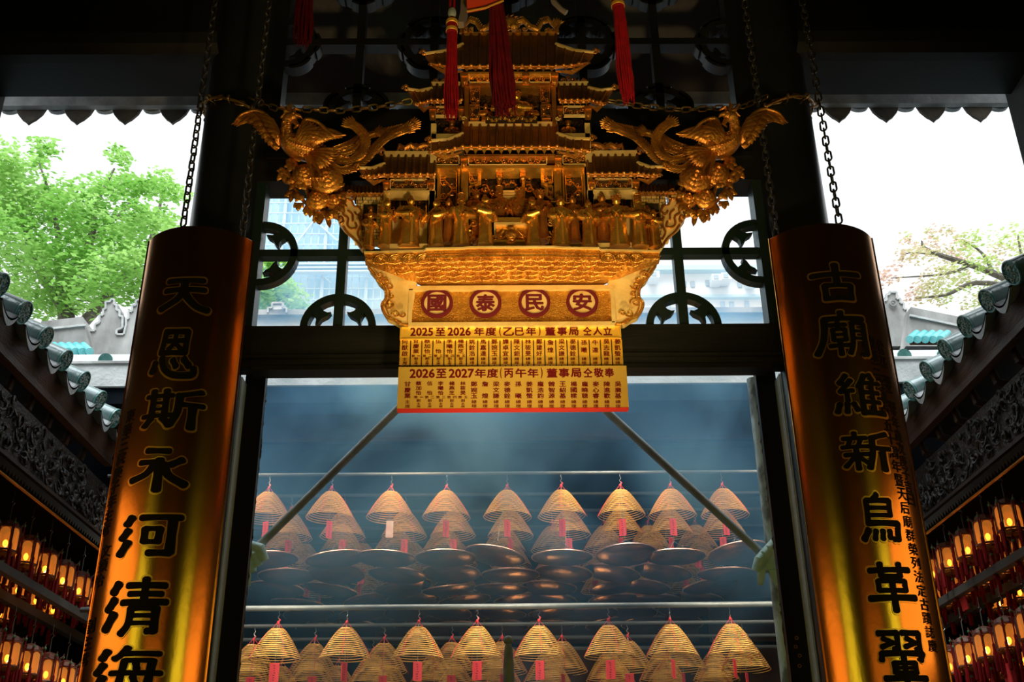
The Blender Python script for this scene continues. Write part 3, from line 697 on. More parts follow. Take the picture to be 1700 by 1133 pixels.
# ---- platform, hull and sign
zt_ = S(850, 411, -.15).z; zr_ = S(850, 424, -.15).z


def xz(px, py, d): return S(px, py, d).x


plan = [(-.592, -.115), (-.355, -.125), (-.345, -.14), (-.20, -.145), (-.165, -.152), (.165, -.152), (.20, -.145), (.345, -.14), (.355, -.125), (.592, -.115), (.592, -.085), (.40, .05), (-.40, .05), (-.592, -.085)]
MB().prism([(XM + x, YS + d, zr_ - .006) for x, d in plan], (0, 0, zt_ - zr_ + .006)).build('platform', M['goldrelief'], GT)
mb = MB()
for x, d in plan: pass
mb.prism([(XM + x * 1.008, YS + d - .006 * (d < 0), zt_ - .006) for x, d in plan], (0, 0, .008)); mb.build('platform_edge', M['cream'], GT)
mb = MB()                                    # fish-scale rim
for (xa, da), (xb, db) in zip(plan[:9], plan[1:10]):
    n = max(1, int(abs(xb - xa) / .011))
    for i in range(n):
        f = (i + .5) / n; x = XM + xa + (xb - xa) * f; y = YS + da + (db - da) * f
        for r in range(2):
            zc = zt_ - .012 - r * .010; o = .5 * (r % 2) * (xb - xa) / n
            mb.tube([(x + o + .006 * math.cos(a), y - .002, zc + .006 * math.sin(a)) for a in (PI, 1.25 * PI, 1.5 * PI, 1.75 * PI, 2 * PI)], .0016, 3)
mb.build('scale_band', M['goldrelief'], GT)
hb = S(850, 472, .0).z; rings = []
top_z = zr_ - .004
HP = [(0, .587, -.125, 0), (.10, .578, -.120, 0), (.28, .540, -.10, 0), (.52, .488, -.07, 0), (.75, .432, -.04, 0), (.92, .390, -.02, 0), (1, .374, -.01, 0)]
for f, hw_, df, db in HP:
    db = df + .022
    z = top_z + (hb - top_z) * f
    rings.append([V((XM - hw_, YS + db, z)), V((XM + hw_, YS + db, z)), V((XM + hw_, YS + df, z)), V((XM, YS + df - .012, z)), V((XM - hw_, YS + df, z))])
hull = MB().loft(rings).build('hull', M['goldrelief'], GT, True)


def hullpt(u, f):
    for i in range(len(HP) - 1):
        if HP[i][0] <= f <= HP[i + 1][0]:
            t = (f - HP[i][0]) / (HP[i + 1][0] - HP[i][0]); hw_ = HP[i][1] + (HP[i + 1][1] - HP[i][1]) * t; d = HP[i][2] + (HP[i + 1][2] - HP[i][2]) * t
            return V((XM + u * hw_, YS + d - .014 - .012 * (1 - abs(u)), top_z + (hb - top_z) * f))


mb = MB()
for j, f in enumerate((.14, .34, .53, .72, .9)):
    n = (19, 17, 15, 13, 12)[j]
    for i in range(n):
        u = -0.97 + 1.94 * (i + .5 + .5 * (j % 2)) / (n + .5); c = hullpt(max(-.98, min(.98, u)), f); R_ = random.uniform(.020, .031)
        for q in (1, .72, .46, .22):                     # rolling cloud-and-wave arcs
            a0 = random.uniform(-.4, .3); pts = [c + V((R_ * q * math.cos(a0 + PI * 1.25 * k / 8), -.003 * (1 - q), R_ * q * math.sin(a0 + PI * 1.25 * k / 8) * .9)) for k in range(9)]
            mb.tube(pts, .0030, 5)
        mb.tube([c + V((-R_ * 1.1, .001, -R_ * .35)), c + V((0, 0, -R_ * .55)), c + V((R_ * 1.15, .001, -R_ * .15))], .0034, 5)
mb.build('wave_relief', M['goldrelief'], hull, True)

sp = gb('sign_panel', 'stipple', 684, 480, 1016, 536, .002, .09)
mb = MB(); pbox(mb, 678, 474, 1021, 481, -.014, .09); pbox(mb, 678, 534.5, 1021, 541, -.014, .09); pbox(mb, 678, 480, 684.5, 535.5, -.014, .09); pbox(mb, 1014.5, 480, 1021, 535.5, -.014, .09)
mb.build('frame', M['cream'], sp)
for (cx, cy, ch) in ((725.5, 505, '國'), (806, 504.5, '泰'), (887, 504, '民'), (966.5, 503, '安')):
    c = S(cx, cy, 0); R_ = S(cx + 26.5, cy, 0).x - c.x
    mb = MB(); mb.prism([(c.x + R_ * .92 * math.cos(a * PI / 20), c.y - .006, c.z + R_ * .92 * math.sin(a * PI / 20)) for a in range(40)], (0, .01, 0)); rd = mb.build('roundel', M['cream'], sp, label='round plaque with a character')
    mb = MB(); arc_ring(mb, (c.x, c.z), R_, R_ * .80, 0, 2 * PI, c.y - .012, c.y + .006, 40); mb.build('ring', M['maroon'], rd)
    mb = MB(); q = R_ * .60; write(mb, ch, c.x - q, c.x + q, c.z - q, c.z + q, c.y - .0075, .04); mb.build('character', M['maroon'], rd)
for s in (1, -1):
    # scroll-edged bracket at each side of the sign
    out = [(611, 432), (613, 446), (621, 455), (627, 466), (635, 473), (640, 484), (640, 496), (634, 505), (636, 516), (643, 527), (655, 532), (664, 538), (680, 540)]
    inn = [(692, 470), (660, 444), (624, 427)]
    B_ = MB().prism([SS(x, y, -.03 + .03 * min(1, (y - 430) / 80), s) for x, y in out + inn], (0, .05, 0)).build('side_bracket', M['cream'], GT)
    mb = MB(); mb.tube([SS(x, y, -.036 + .03 * min(1, (y - 430) / 80), s) for x, y in smooth_path(out, 3)], .006, 6); mb.tube([SS(x + 7, y + 1, -.036 + .03 * min(1, (y - 430) / 80), s) for x, y in smooth_path(out[1:-1], 3)], .0032, 5)
    for cx, cy, r, dn in ((631, 458, 8, 1), (646, 477, 9, -1), (647, 505, 10, 1), (657, 522, 8, -1), (669, 522, 6, 1), (641, 466, 5, -1), (650, 492, 5, 1)):
        spiral(mb, SS(cx, cy, -.034, s), r * .0023, 1.3, PI, .0042, dn * s)
    mb.build('scroll_edge', M['goldrelief'], B_, True)

# ---- back wall of the carving and main posts
mb = MB(); pbox(mb, 722, 262, 969, 408, .10, .13); mb.build('back_panel', M['blackback'], GT)
gb('upper_back_panel', 'blackback', 760, 118, 932, 262, .12, .14)
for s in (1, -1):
    gb('wing_back_panel', 'blackback', 596, 322, 740, 404, .10, .12, s); gb('wing_back_panel', 'blackback', 640, 292, 740, 324, .10, .12, s)
    gb('upper_wing_back', 'blackback', 712, 170, 772, 262, .115, .13, s)
    for x0, x1, y0, nm in ((765, 777, 279, 'gold'), (713, 722, 205, 'cream'), (634.5, 645, 317, 'cream'), (711, 722, 317, 'cream')):
        gb('post', nm, x0, y0, x1, 411, -.02, .0, s)
    gb('post', 'gold', 725, 277, 728, 408, -.01, .01, s); gb('post', 'gold', 760, 277, 763, 408, -.01, .01, s)
    gb('thin_post', 'gold', 826, 286, 831, 405, .02, .035, s)
# ---- roofs
roof('top_roof', 768, 923, 57, 110, .06, -.10, 11, 1, wings=((0, 706, 91, 717, 106, .36), (1, 986, 89, 974, 104, .36)), ridge=(.010, 'gold'))
roof('main_roof', 768, 925, 208, 244, .02, -.13, 11, 1, wings=((0, 716, 236, 717, 252, .45), (1, 980, 233, 979, 249, .45)), ridge=(.016, 'cream'), drop=13)
for s in (1, -1):
    roof('small_upper_roof', 716, 766, 141, 167, .05, -.07, 5, s, wings=((0, 677, 150, 692, 172, .3),), ridge=(.014, 'cream'))
    roof('side_roof', 638, 722, 259, 290, .03, -.10, 7, s, wings=((0, 597, 281, 604, 292, .5),), ridge=(.022, 'cream'))
    roof('outer_wall_roof', 570, 636, 310, 322, .03, -.02, 10, s, drop=3, capsz=.004)
    c = SS(770, 203, -.02, s); mb = MB(); spiral(mb, c + V((0, -.02, .004)), .012, 1.1, 0, .0035, s); mb.build('ridge_scroll', M['cream'], GT, True)
# ---- friezes and beams
gb('lintel_beam', 'gold', 722, 275, 970, 279, -.03, .05)
filigree('main_frieze', 777, 259, 908, 275, -.03, 1, 6, 1)
filigree('top_frieze', 778, 122, 873, 138, -.02, 1, 4, 1); filigree('top_frieze', 878, 122, 914, 138, -.02, 1, 2, 1)
gb('cornice', 'gold', 764, 119, 927, 122.5, -.04, .1); gb('cornice', 'bronze', 770, 138, 921, 142, -.02, .1)
gb('eave_soffit', 'bronze', 770, 256, 922, 259.5, -.05, .1)


def capital(cx, y0, y1, w, d, s=1):
    mb = MB(); pbox(mb, cx - w, y0, cx + w, y0 + (y1 - y0) * .25, d, d + .05, s); pbox(mb, cx - w * .8, y0 + (y1 - y0) * .25, cx + w * .8, y0 + (y1 - y0) * .7, d + .006, d + .05, s)
    a = SS(cx, y0 + (y1 - y0) * .7, d + .012, s); b = SS(cx, y1, d + .012, s); mb.tube([a, a.lerp(b, .6), b], [w * .0019, w * .0016, .003], 8)
    return mb.build('capital', M['bronze'], GT)


for x in (771, 873, 921): capital(x, 121, 140, 6, -.05)
for s in (1, -1):
    capital(770, 258, 278, 6, -.05, s); capital(641, 299, 316, 6, -.04, s); capital(715, 299, 316, 6, -.04, s); capital(718, 176, 196, 6, -.03, s); capital(765, 176, 196, 5, -.03, s)
    filigree('bay_frieze', 723, 259, 763, 275, -.025, s, 2, 1)
    filigree('side_frieze', 647, 298, 711, 316, -.02, s, 4, 1); gb('door_head', 'cream', 643, 316, 713, 320, -.03, .03, s)
    filigree('upper_side_frieze', 722, 177, 760, 193, -.01, s, 2, 1)
    gb('niche_floor', 'cream', 716, 222, 770, 230, -.02, .1, s)
    # bay beside the altar: dark carved door leaf with gold scrolls
    filigree('bay_panel', 729, 281, 759, 350, .03, s, 1, 4, back='recess', frame='gold', rad=.0035)
    filigree('bay_panel', 729, 352, 759, 404, .03, s, 1, 3, back='recess', frame='gold', rad=.0035)
    # altar niche side lattice
    filigree('niche_lattice', 779, 281, 795, 306, .02, s, 1, 2, frame='gold'); filigree('niche_lattice', 779, 309, 793, 328, .02, s, 1, 1, frame='gold')
    mb = MB(); mb.prism([SS(x, y, .015, s) for x, y in ((795, 281), (799, 281), (799, 306), (791, 309), (791, 326), (782, 334), (779, 334), (779, 330), (788, 324), (788, 306), (795, 303))], (0, .02, 0)); mb.build('stepped_frame', M['gold'], GT)
    filigree('niche_curtain', 800, 280, 824, 330, .06, s, 1, 2, back='recess', frame=None)
    capital(829, 281, 300, 6, 0.0, s)
    # doorway of the side hall
    for xx in (647, 690): filigree('door_leaf', xx, 322, xx + 19, 362, .05, s, 1, 2, frame='gold'); gb('door_foot', 'cream', xx, 364, xx + 19, 404, .05, .06, s)
    filigree('doorway_screen', 668, 326, 689, 362, .075, s, 1, 2, frame=None)
    gb('threshold', 'cream', 647, 405, 712, 412, -.10, -.02, s); gb('threshold', 'gold', 727, 405, 761, 412, -.10, -.02, s)
    # brick end wall with a window
    bw = gb('brick_wall', 'cream', 590, 324, 601, 400, .0, .04, s)
    for r in ((601, 324, 635, 333), (601, 370, 635, 402), (626, 333, 635, 370)): gb('masonry', 'cream', *r, .0, .04, s, bw)
    mb = MB()
    for j in range(14):
        y = 327 + j * 5.4; a = SS(589, y, -.002, s); b = SS(634, y, -.002, s)
        for (xa, xb) in (((589, 634),) if (y < 333 or y > 370) else ((589, 601), (626, 634))):
            A_, B_ = SS(xa, y, -.001, s), SS(xb, y, -.001, s); mb.box((min(A_.x, B_.x), A_.y, A_.z - .0011), (max(A_.x, B_.x), A_.y + .002, A_.z + .0011))
            for k in range(12):
                x = 589 + 9 * k + 4.5 * (j % 2)
                if xa < x < xb: q = SS(x, y + 2.7, -.001, s); mb.box((q.x - .0011, q.y, q.z - .006), (q.x + .0011, q.y + .002, q.z + .006))
    mb.build('brick_joints', M['recess'], bw)
    gb('window_recess', 'blackback', 601, 333, 626, 370, .03, .05, s, bw)
    # cloud scroll flanking the wall
    base = [(560, 306), (567, 311), (572, 318), (582, 326), (585, 337), (590, 343), (600, 349), (597, 358), (597, 371), (601, 384), (600, 398), (606, 412), (600, 413), (592, 401), (582, 389), (570, 379), (561, 367), (563, 357), (566, 345), (564, 332), (560, 320)]
    cs = MB().prism([SS(x, y, -.01, s) for x, y in base], (0, .035, 0)).build('cloud_scroll', M['cream'], GT)
    mb = MB()
    for ln in ([(562, 308), (568, 318), (574, 322), (580, 316), (588, 322), (587, 331), (580, 333)], [(561, 366), (567, 360), (570, 368), (565, 372)], [(570, 376), (578, 388), (590, 398), (601, 413)],
               [(572, 340), (576, 332), (584, 334), (588, 342), (596, 344), (600, 352), (594, 358), (589, 352)], [(571, 345), (570, 356), (578, 362), (577, 374), (584, 380), (592, 378), (590, 370)],
               [(578, 350), (585, 356), (586, 368)], [(596, 362), (599, 375), (594, 388), (600, 400)]):
        mb.tube([SS(x, y, -.016, s) for x, y in smooth_path(ln, 4)], .0048, 6)
    mb.build('scroll_edge', M['bronze'], cs, True)
    # scroll-carved screens between the figures
    mb = MB()
    for i, (x, y, r) in enumerate(((783, 345, 8), (780, 360, 7), (786, 372, 8), (780, 386, 8), (787, 398, 7))): spiral(mb, SS(x, y, -.05, s), r * .0023, 1.3, i, .0042, 1 if i % 2 else -1)
    mb.tube([SS(x, y, -.05, s) for x, y in ((787, 338), (778, 350), (787, 366), (777, 380), (786, 404))], .004, 5); mb.build('scroll_screen', M['gold'], GT, True)
# ---- altar niche
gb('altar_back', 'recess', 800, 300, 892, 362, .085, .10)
filigree('altar_canopy', 834, 284, 858, 312, .05, 1, 3, 2, frame=None)
filigree('altar_canopy_side', 812, 312, 834, 340, .07, 1, 2, 2, frame=None); filigree('altar_canopy_side', 858, 312, 880, 340, .07, 1, 2, 2, frame=None)
mb = MB()
for i in range(7): pbox(mb, 834 - i * .8, 316 + i * 4.4, 858 + i * .8, 319.4 + i * 4.4, .05 - i * .004, .07)
mb.build('stepped_shelf', M['cream'], GT)
al = gb('altar_table', 'gold', 822, 361, 876, 369, -.06, .04); gb('table_body', 'gold', 824, 369, 874, 411, -.05, .04, 1, al); gb('table_moulding', 'cream', 820, 369, 878, 373, -.065, .04, 1, al)
gb('table_plinth', 'gold', 818, 398, 880, 411, -.085, .04, 1, al)
mb = MB(); c = S(849, 401, -.09)
mb.lathe([(.012, 0), (.018, .004), (.014, .01), (.026, .026), (.028, .036), (.02, .048), (.012, .053), (.016, .062), (.010, .064)], c, 14, 1, .6); vs_ = mb.build('incense_urn', M['bronze'], al, True)
mb = MB()
for u in (-1, 1):
    spiral(mb, c + V((u * .045, .01, .032)), .018, 1.2, 0, .0035, u); spiral(mb, c + V((u * .065, .01, .022)), .014, 1.2, 0, .003, -u); mb.tube([c + V((u * .03, 0, .05)), c + V((u * .05, .01, .03)), c + V((u * .085, .012, .036))], .003, 5)
mb.build('table_scrolls', M['bronze'], al, True)
# ---- upper niche
for s in (1, -1):
    filigree('niche_panel', 781, 145, 797, 172, .0, s, 1, 2, frame='bronze'); filigree('niche_panel', 779, 174, 797, 198, .0, s, 1, 2, frame='bronze')
    gb('upper_post', 'bronze', 771, 141, 778, 203, -.02, .02, s)
    filigree('halo_screen', 799, 146, 817, 178, .04, s, 1, 2, frame=None, m='recess')
    filigree('niche_back', 722, 198, 766, 222, .06, s, 2, 1, frame=None, m='recess')
filigree('balustrade', 806, 193, 892, 203, -.05, 1, 6, 1, m='gold', frame=None)
# ---- ridge dragons, sun disc
mb = MB(); c = S(847, 38, .05); mb.ell(c, (.031, .012, .031), 18, 6)
sun = mb.build('sun_disc', M['gold'], GT, True)
mb = MB()
for k in range(14):
    a = 2 * PI * k / 14; mb.blade([c + V((.03 * math.cos(a), 0, .03 * math.sin(a))), c + V((.042 * math.cos(a + .15), 0, .042 * math.sin(a + .15))), c + V((.052 * math.cos(a - .1), 0, .052 * math.sin(a - .1)))], [.008, .006, .001], (0, -1, 0))
mb.build('flame_rays', M['bronze'], sun)
for s in (1, -1):
    path = [(835, 50), (828, 38), (818, 34), (806, 46), (796, 50), (788, 38), (776, 34), (768, 44), (764, 36)]
    pts = [SS(x + 3, y, .05, s) for x, y in path]; fine = []
    for i in range(len(pts) - 1):
        for k in range(4): fine.append(pts[i].lerp(pts[i + 1], k / 4))
    fine.append(pts[-1]); n = len(fine)
    mb = MB(); mb.tube(fine, [.016 * (1 - .55 * i / n) for i in range(n)], 8)
    dr = mb.build('ridge_dragon', M['goldrelief'], GT, True)
    mb = MB()
    for i in range(1, n - 1, 1): mb.blade([fine[i] + V((0, 0, .012)), fine[i] + V((.004 * s, 0, .022)), fine[i] + V((.010 * s, 0, .026))], [.005, .003, .0005], (0, -1, 0), .003)
    mb.build('dragon_fins', M['goldrelief'], dr)
    mb = MB(); h = pts[0]; mb.ell(h + V((0, -.01, .012)), (.02, .016, .016), 8, 5)
    for q in range(4): mb.blade([h + V((0, -.01, .02)), h + V((-s * .01 * (q - 1), -.01, .035)), h + V((-s * .02 * (q - 1), -.01, .05 - .004 * q))], [.005, .004, .001], (0, -1, 0))
    mb.build('dragon_head', M['goldrelief'], dr, True)
    mb = MB(); tl = pts[-1]
    for q in range(5): mb.blade([tl + V((.012 * s, 0, -.03)), tl + V((-s * .006 * q, 0, -.005)), tl + V((-s * (.012 * q - .01), 0, .026 - .008 * abs(q - 1)))], [.008, .008, .001], (0, -1, 0))
    mb.tube([SS(765, 56, .05, s), SS(766, 48, .05, s), SS(762, 40, .05, s)], .008, 6); mb.build('dragon_tail', M['goldrelief'], dr, True)
    mb = MB()
    for x, y in ((831, 52), (820, 48), (800, 52), (783, 50), (774, 50)): spiral(mb, SS(x, y, .05, s), .015, 1.2, 1, .005, s)
    mb.build('cloud_curls', M['goldrelief'], dr, True)
    # small dragon on the side roof ridge
    mb = MB(); pts = [SS(x, y, .04, s) for x, y in ((660, 251), (663, 242), (672, 247), (682, 242), (692, 247), (702, 242), (714, 240), (722, 236))]; mb.tube(pts, [.006, .012, .014, .016, .016, .014, .012, .006], 8)
    for x, y in ((668, 244), (679, 246), (690, 243), (703, 247), (714, 246), (720, 240)): spiral(mb, SS(x, y, .038, s), .017, 1.2, x, .005, 1)
    mb.build('side_ridge_dragon', M['bronze'], GT, True)
    curl(GT, SS(634, 254, .03, s), .022, s, 'bronze', 'ridge_end_curl'); curl(GT, SS(724, 136, .05, s), .014, s, 'bronze', 'ridge_end_curl')
    mb = MB()
    for x, y in ((742, 133), (750, 131), (757, 134), (736, 136)): spiral(mb, SS(x, y, .05, s), .013, 1.2, x, .004, s)
    mb.build('ridge_cresting', M['bronze'], GT, True)


# ---- figurines
def figurine(px, y0, y1, d, turn=0.0, hat='bun', beard=False, pose='clasp', wide=1.0, label='robed figurine', bust=False, m='figure', lean=0.0, sleeve=0):
    b = S(px, y1, d); tp = S(px, y0, d); h = tp.z - b.z
    if bust: h = h / .55; b = V((b.x, b.y, tp.z - h))
    rot = Matrix.Rotation(turn, 3, 'Z')
    def T(p):
        q = rot @ V(p); return b + V((q.x + lean * q.z * q.z, q.y, q.z)) * h
    prof = [(0.0, .155, .12), (.04, .15, .115), (.15, .132, .10), (.30, .122, .092), (.42, .118, .09), (.53, .112, .088), (.56, .118, .092), (.62, .122, .092), (.70, .132, .09), (.76, .135, .082), (.795, .118, .07), (.82, .07, .055), (.84, .042, .042), (.86, .044, .046), (.875, .055, .06), (.90, .062, .068), (.925, .062, .07), (.95, .058, .062), (.975, .042, .046), (.99, .015, .015)]
    n = 24; rings = []
    for z, rx, ry in prof:
        if bust and z < .4: continue
        ring = []
        for k in range(n):
            a = 2 * PI * k / n; fold = 1 + (.075 * math.cos(8 * a + 1.3 * z * 4) if z < .55 else (.03 * math.cos(6 * a) if z < .78 else 0)) * (1 if z < .8 else 0)
            x, y = math.cos(a) * rx * wide if z < .8 else math.cos(a) * rx, math.sin(a) * ry
            fr = max(0, -math.sin(a)) ** 6
            if .885 < z < .94: y -= fr * .018 * (1 if z < .93 else .3)     # nose and brow
            if .87 < z < .88: y -= fr * .010                             # chin and mouth
            ring.append(T((x * fold, y * fold, z)))
        rings.append(ring)
    mb = MB(); mb.loft(rings)
    for u in (-1, 1): mb.ell(T((u * .024, -.062, .918)), .010 * h, 6, 4); mb.ell(T((u * .062, .0, .905)), (.010 * h, .014 * h, .02 * h), 6, 4)
    f = mb.build('figurine', M[m], GT, True, label=label, angle=60)
    # sleeves with hands
    hand = {'clasp': ((-.02, -.15, .60), (.02, -.15, .60)), 'hold': ((-.09, -.16, .55), (.07, -.16, .66)), 'out': ((-.24, -.13, .60), (.05, -.15, .58)), 'outr': ((-.05, -.15, .58), (.24, -.13, .60)), 'belt': ((-.10, -.12, .56), (.10, -.12, .56)), 'raise': ((-.09, -.15, .62), (.14, -.13, .80))}[pose]
    for u, hd in zip((-1, 1), hand):
        sh = V((u * .125 * wide, 0, .765)); el = V((u * .185 * wide, -.045, .62)); hd = V(hd); mid = el.lerp(hd, .55)
        mb = MB(); mb.tube([T(sh), T(sh.lerp(el, .5) + V((u * .015, 0, 0))), T(el), T(mid + V((0, 0, -.015))), T(hd)], [.05 * h, .054 * h, .056 * h, .062 * h, .058 * h], 10)
        ln = .17 if sleeve == 0 else .22                  # hanging cuff
        mb.loft([[T(mid + V((0, .03, .02))), T(mid + V((0, -.03, .02))), T(hd + V((0, -.035, .04))), T(hd + V((0, .03, .04)))], [T(mid + V((0, .03, -ln * .7))), T(mid + V((0, -.03, -ln * .7))), T(hd + V((0, -.03, -ln))), T(hd + V((0, .03, -ln)))]])
        mb.build('sleeve', M[m], f, True)
        mb = MB(); fw = (hd - el).normalized()
        mb.ell(T(hd + fw * .02), (.024 * h, .026 * h, .02 * h), 7, 4)
        for k in range(4): mb.tube([T(hd + fw * .03 + V(((k - 1.5) * .010, 0, 0))), T(hd + fw * .055 + V(((k - 1.5) * .011, 0, -.006)))], .005 * h, 4)
        mb.tube([T(hd + fw * .015 + V((0, 0, .012))), T(hd + fw * .03 + V((0, 0, .034)))], .0055 * h, 4); mb.build('hand', M[m], f, True)
    mb = MB()                                            # open front of the robe, with a hanging sash
    if not bust: mb.loft([[T((-.022, -.126, .02)), T((.022, -.126, .02)), T((.018, -.10, .02)), T((-.018, -.10, .02))], [T((-.014, -.104, .55)), T((.014, -.104, .55)), T((.012, -.08, .55)), T((-.012, -.08, .55))]])
    mb.tube([T((-.115 * wide, -.03, .79)), T((0, -.105, .64)), T((.03, -.104, .58))], .014 * h, 5); mb.tube([T((.115 * wide, -.03, .79)), T((0, -.10, .66)), T((-.03, -.10, .58))], .012 * h, 5)
    mb.build('sash', M['gold' if m == 'figure' else m], f, True)
    mb = MB()
    if hat == 'bun':
        mb.loft([[T((math.cos(a * PI / 6) * r, math.sin(a * PI / 6) * r * 1.05 + .012, z)) for a in range(12)] for z, r in ((.925, .069), (.96, .067), (.985, .05), (1.0, .03), (1.02, .036), (1.045, .026), (1.055, .008))])
    elif hat == 'tall':
        mb.loft([[T((math.cos(a * PI / 6) * r, math.sin(a * PI / 6) * r, z)) for a in range(12)] for z, r in ((.945, .075), (.965, .076), (.97, .066), (1.06, .068), (1.065, .075), (1.085, .07), (1.09, .03))])
    elif hat == 'wing':
        mb.loft([[T((math.cos(a * PI / 6) * r, math.sin(a * PI / 6) * r, z)) for a in range(12)] for z, r in ((.945, .072), (.985, .07), (1.0, .055), (1.04, .05), (1.055, .02))])
        for u in (-1, 1): mb.blade([T((u * .06, .03, .96)), T((u * .12, .035, .965)), T((u * .17, .03, .955))], [.012 * h, .016 * h, .008 * h], (0, -1, 0), .004 * h)
    else:                                                # crown with beads
        mb.loft([[T((math.cos(a * PI / 6) * r, math.sin(a * PI / 6) * r, z)) for a in range(12)] for z, r in ((.945, .074), (.99, .078), (1.0, .05), (1.04, .045), (1.05, .015))])
        for k in range(9):
            a = PI + PI * k / 8; mb.ell(T((math.cos(a) * .085, math.sin(a) * .085, 1.0 + .02 * (k % 2))), .016 * h, 6, 4)
    mb.build('headdress', M['bronze' if m == 'figure' else m], f, True)
    if beard:
        mb = MB(); mb.loft([[T((u * .045, -.05, .885)), T((0, -.085, .885)), T((-u * .045, -.05, .885)), T((0, -.04, .88))] if j == 0 else [T((u * w_, y_ + .012, z_)), T((0, y_ - .008, z_)), T((-u * w_, y_ + .012, z_)), T((0, y_ + .02, z_))] for u in (1,) for j, (w_, y_, z_) in enumerate(((0, 0, 0), (.042, -.10, .82), (.036, -.125, .74), (.02, -.135, .66), (.005, -.135, .60)))])
        mb.build('beard', M[m], f, True)
    return f


FG = [(612, 355, 411, -.09, .5, 'wing', 0, 'hold', 1.0, 'small stooping attendant figurine at the left end'),
      (640, 333, 411, -.08, .7, 'bun', 0, 'hold', .95, 'robed figurine turned to the right'), (680, 329, 411, -.10, .3, 'bun', 0, 'outr', 1.25, 'broad robed figurine stretching a wide sleeve'),
      (723, 333, 411, -.10, -.6, 'bun', 0, 'out', 1.1, 'robed figurine looking back over a wide sleeve'), (744, 333, 406, -.045, 0, 'bun', 0, 'belt', .8, 'slim figurine standing behind'),
      (765, 329, 411, -.10, .1, 'tall', 1, 'out', 1.1, 'bearded official figurine'), (791, 320, 402, -.02, .4, 'crown', 0, 'clasp', .9, 'attendant figurine beside the niche post'),
      (806, 327, 409, -.11, .8, 'bun', 0, 'clasp', 1.05, 'robed figurine bowing to the altar'), (885, 332, 409, -.11, -.8, 'wing', 1, 'clasp', 1.05, 'bearded figurine bowing to the altar'),
      (899, 320, 402, -.02, -.3, 'crown', 0, 'belt', .95, 'crowned attendant figurine'), (933, 331, 411, -.10, .15, 'wing', 0, 'belt', 1.15, 'official figurine with a long apron'),
      (953, 328, 404, -.045, -.2, 'bun', 0, 'clasp', .9, 'slim figurine in a wrapped robe'), (980, 335, 411, -.10, .25, 'bun', 1, 'belt', 1.05, 'bearded figurine with folded arms'),
      (1003, 324, 404, -.05, 0, 'bun', 0, 'clasp', 1.0, 'tall figurine in the doorway'), (1028, 329, 411, -.10, -.2, 'crown', 0, 'belt', 1.2, 'broad figurine holding a belt'),
      (1064, 331, 411, -.10, .1, 'tall', 1, 'clasp', 1.0, 'official figurine with a tall square hat'), (1079, 344, 404, -.05, -.2, 'bun', 0, 'clasp', .75, 'small figurine behind the official'),
      (1089, 352, 411, -.09, -.5, 'wing', 0, 'hold', 1.0, 'small stooping attendant figurine at the right end')]
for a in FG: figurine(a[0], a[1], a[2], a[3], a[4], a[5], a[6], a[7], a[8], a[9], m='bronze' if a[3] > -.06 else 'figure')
for a in [(615, 346, 369, .012, 0, 'crown', 0, 'clasp', 1.0, 'half figure looking out of the brick window'), (829, 317, 361, .0, .2, 'tall', 1, 'belt', 1.15, 'seated bearded dignitary with a tall hat'),
          (864, 317, 361, .0, -.2, 'crown', 1, 'belt', 1.25, 'seated dignitary with a long beard'), (835, 160, 196, .0, .15, 'crown', 0, 'clasp', 1.2, 'seated deity with a crown'),
          (859, 157, 196, -.01, -.15, 'crown', 0, 'clasp', 1.2, 'seated deity with a beaded crown'), (806, 176, 201, .02, .3, 'wing', 0, 'clasp', 1.1, 'dark attendant bust'),
          (883, 176, 201, .02, -.3, 'wing', 0, 'clasp', 1.1, 'dark attendant bust'), (750, 203, 228, .04, 0, 'crown', 0, 'clasp', 1.1, 'small bust in the upper side niche'), (944, 203, 227, .04, 0, 'crown', 0, 'clasp', 1.1, 'small bust in the upper side niche')]:
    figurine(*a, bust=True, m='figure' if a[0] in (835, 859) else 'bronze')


# ---- phoenixes on peonies
def feather_fan(mb, s, roots, tips, mids, d, n, wid, dd=-.012):
    for i in range(n):
        f = i / (n - 1)
        def along(L_):
            k = f * (len(L_) - 1); j = min(int(k), len(L_) - 2); t = k - j; return (L_[j][0] + (L_[j + 1][0] - L_[j][0]) * t, L_[j][1] + (L_[j + 1][1] - L_[j][1]) * t)
        r, m_, t = along(roots), along(mids), along(tips); dz = d + dd * math.sin(PI * f) + .004 * (i % 2)
        mb.blade([SS(*r, dz, s), SS(*m_, dz - .012, s), SS((m_[0] + t[0]) / 2, (m_[1] + t[1]) / 2, dz - .010, s), SS(*t, dz, s)], [wid * .7, wid, wid * .85, wid * .12], (0, -1, 0), .006)


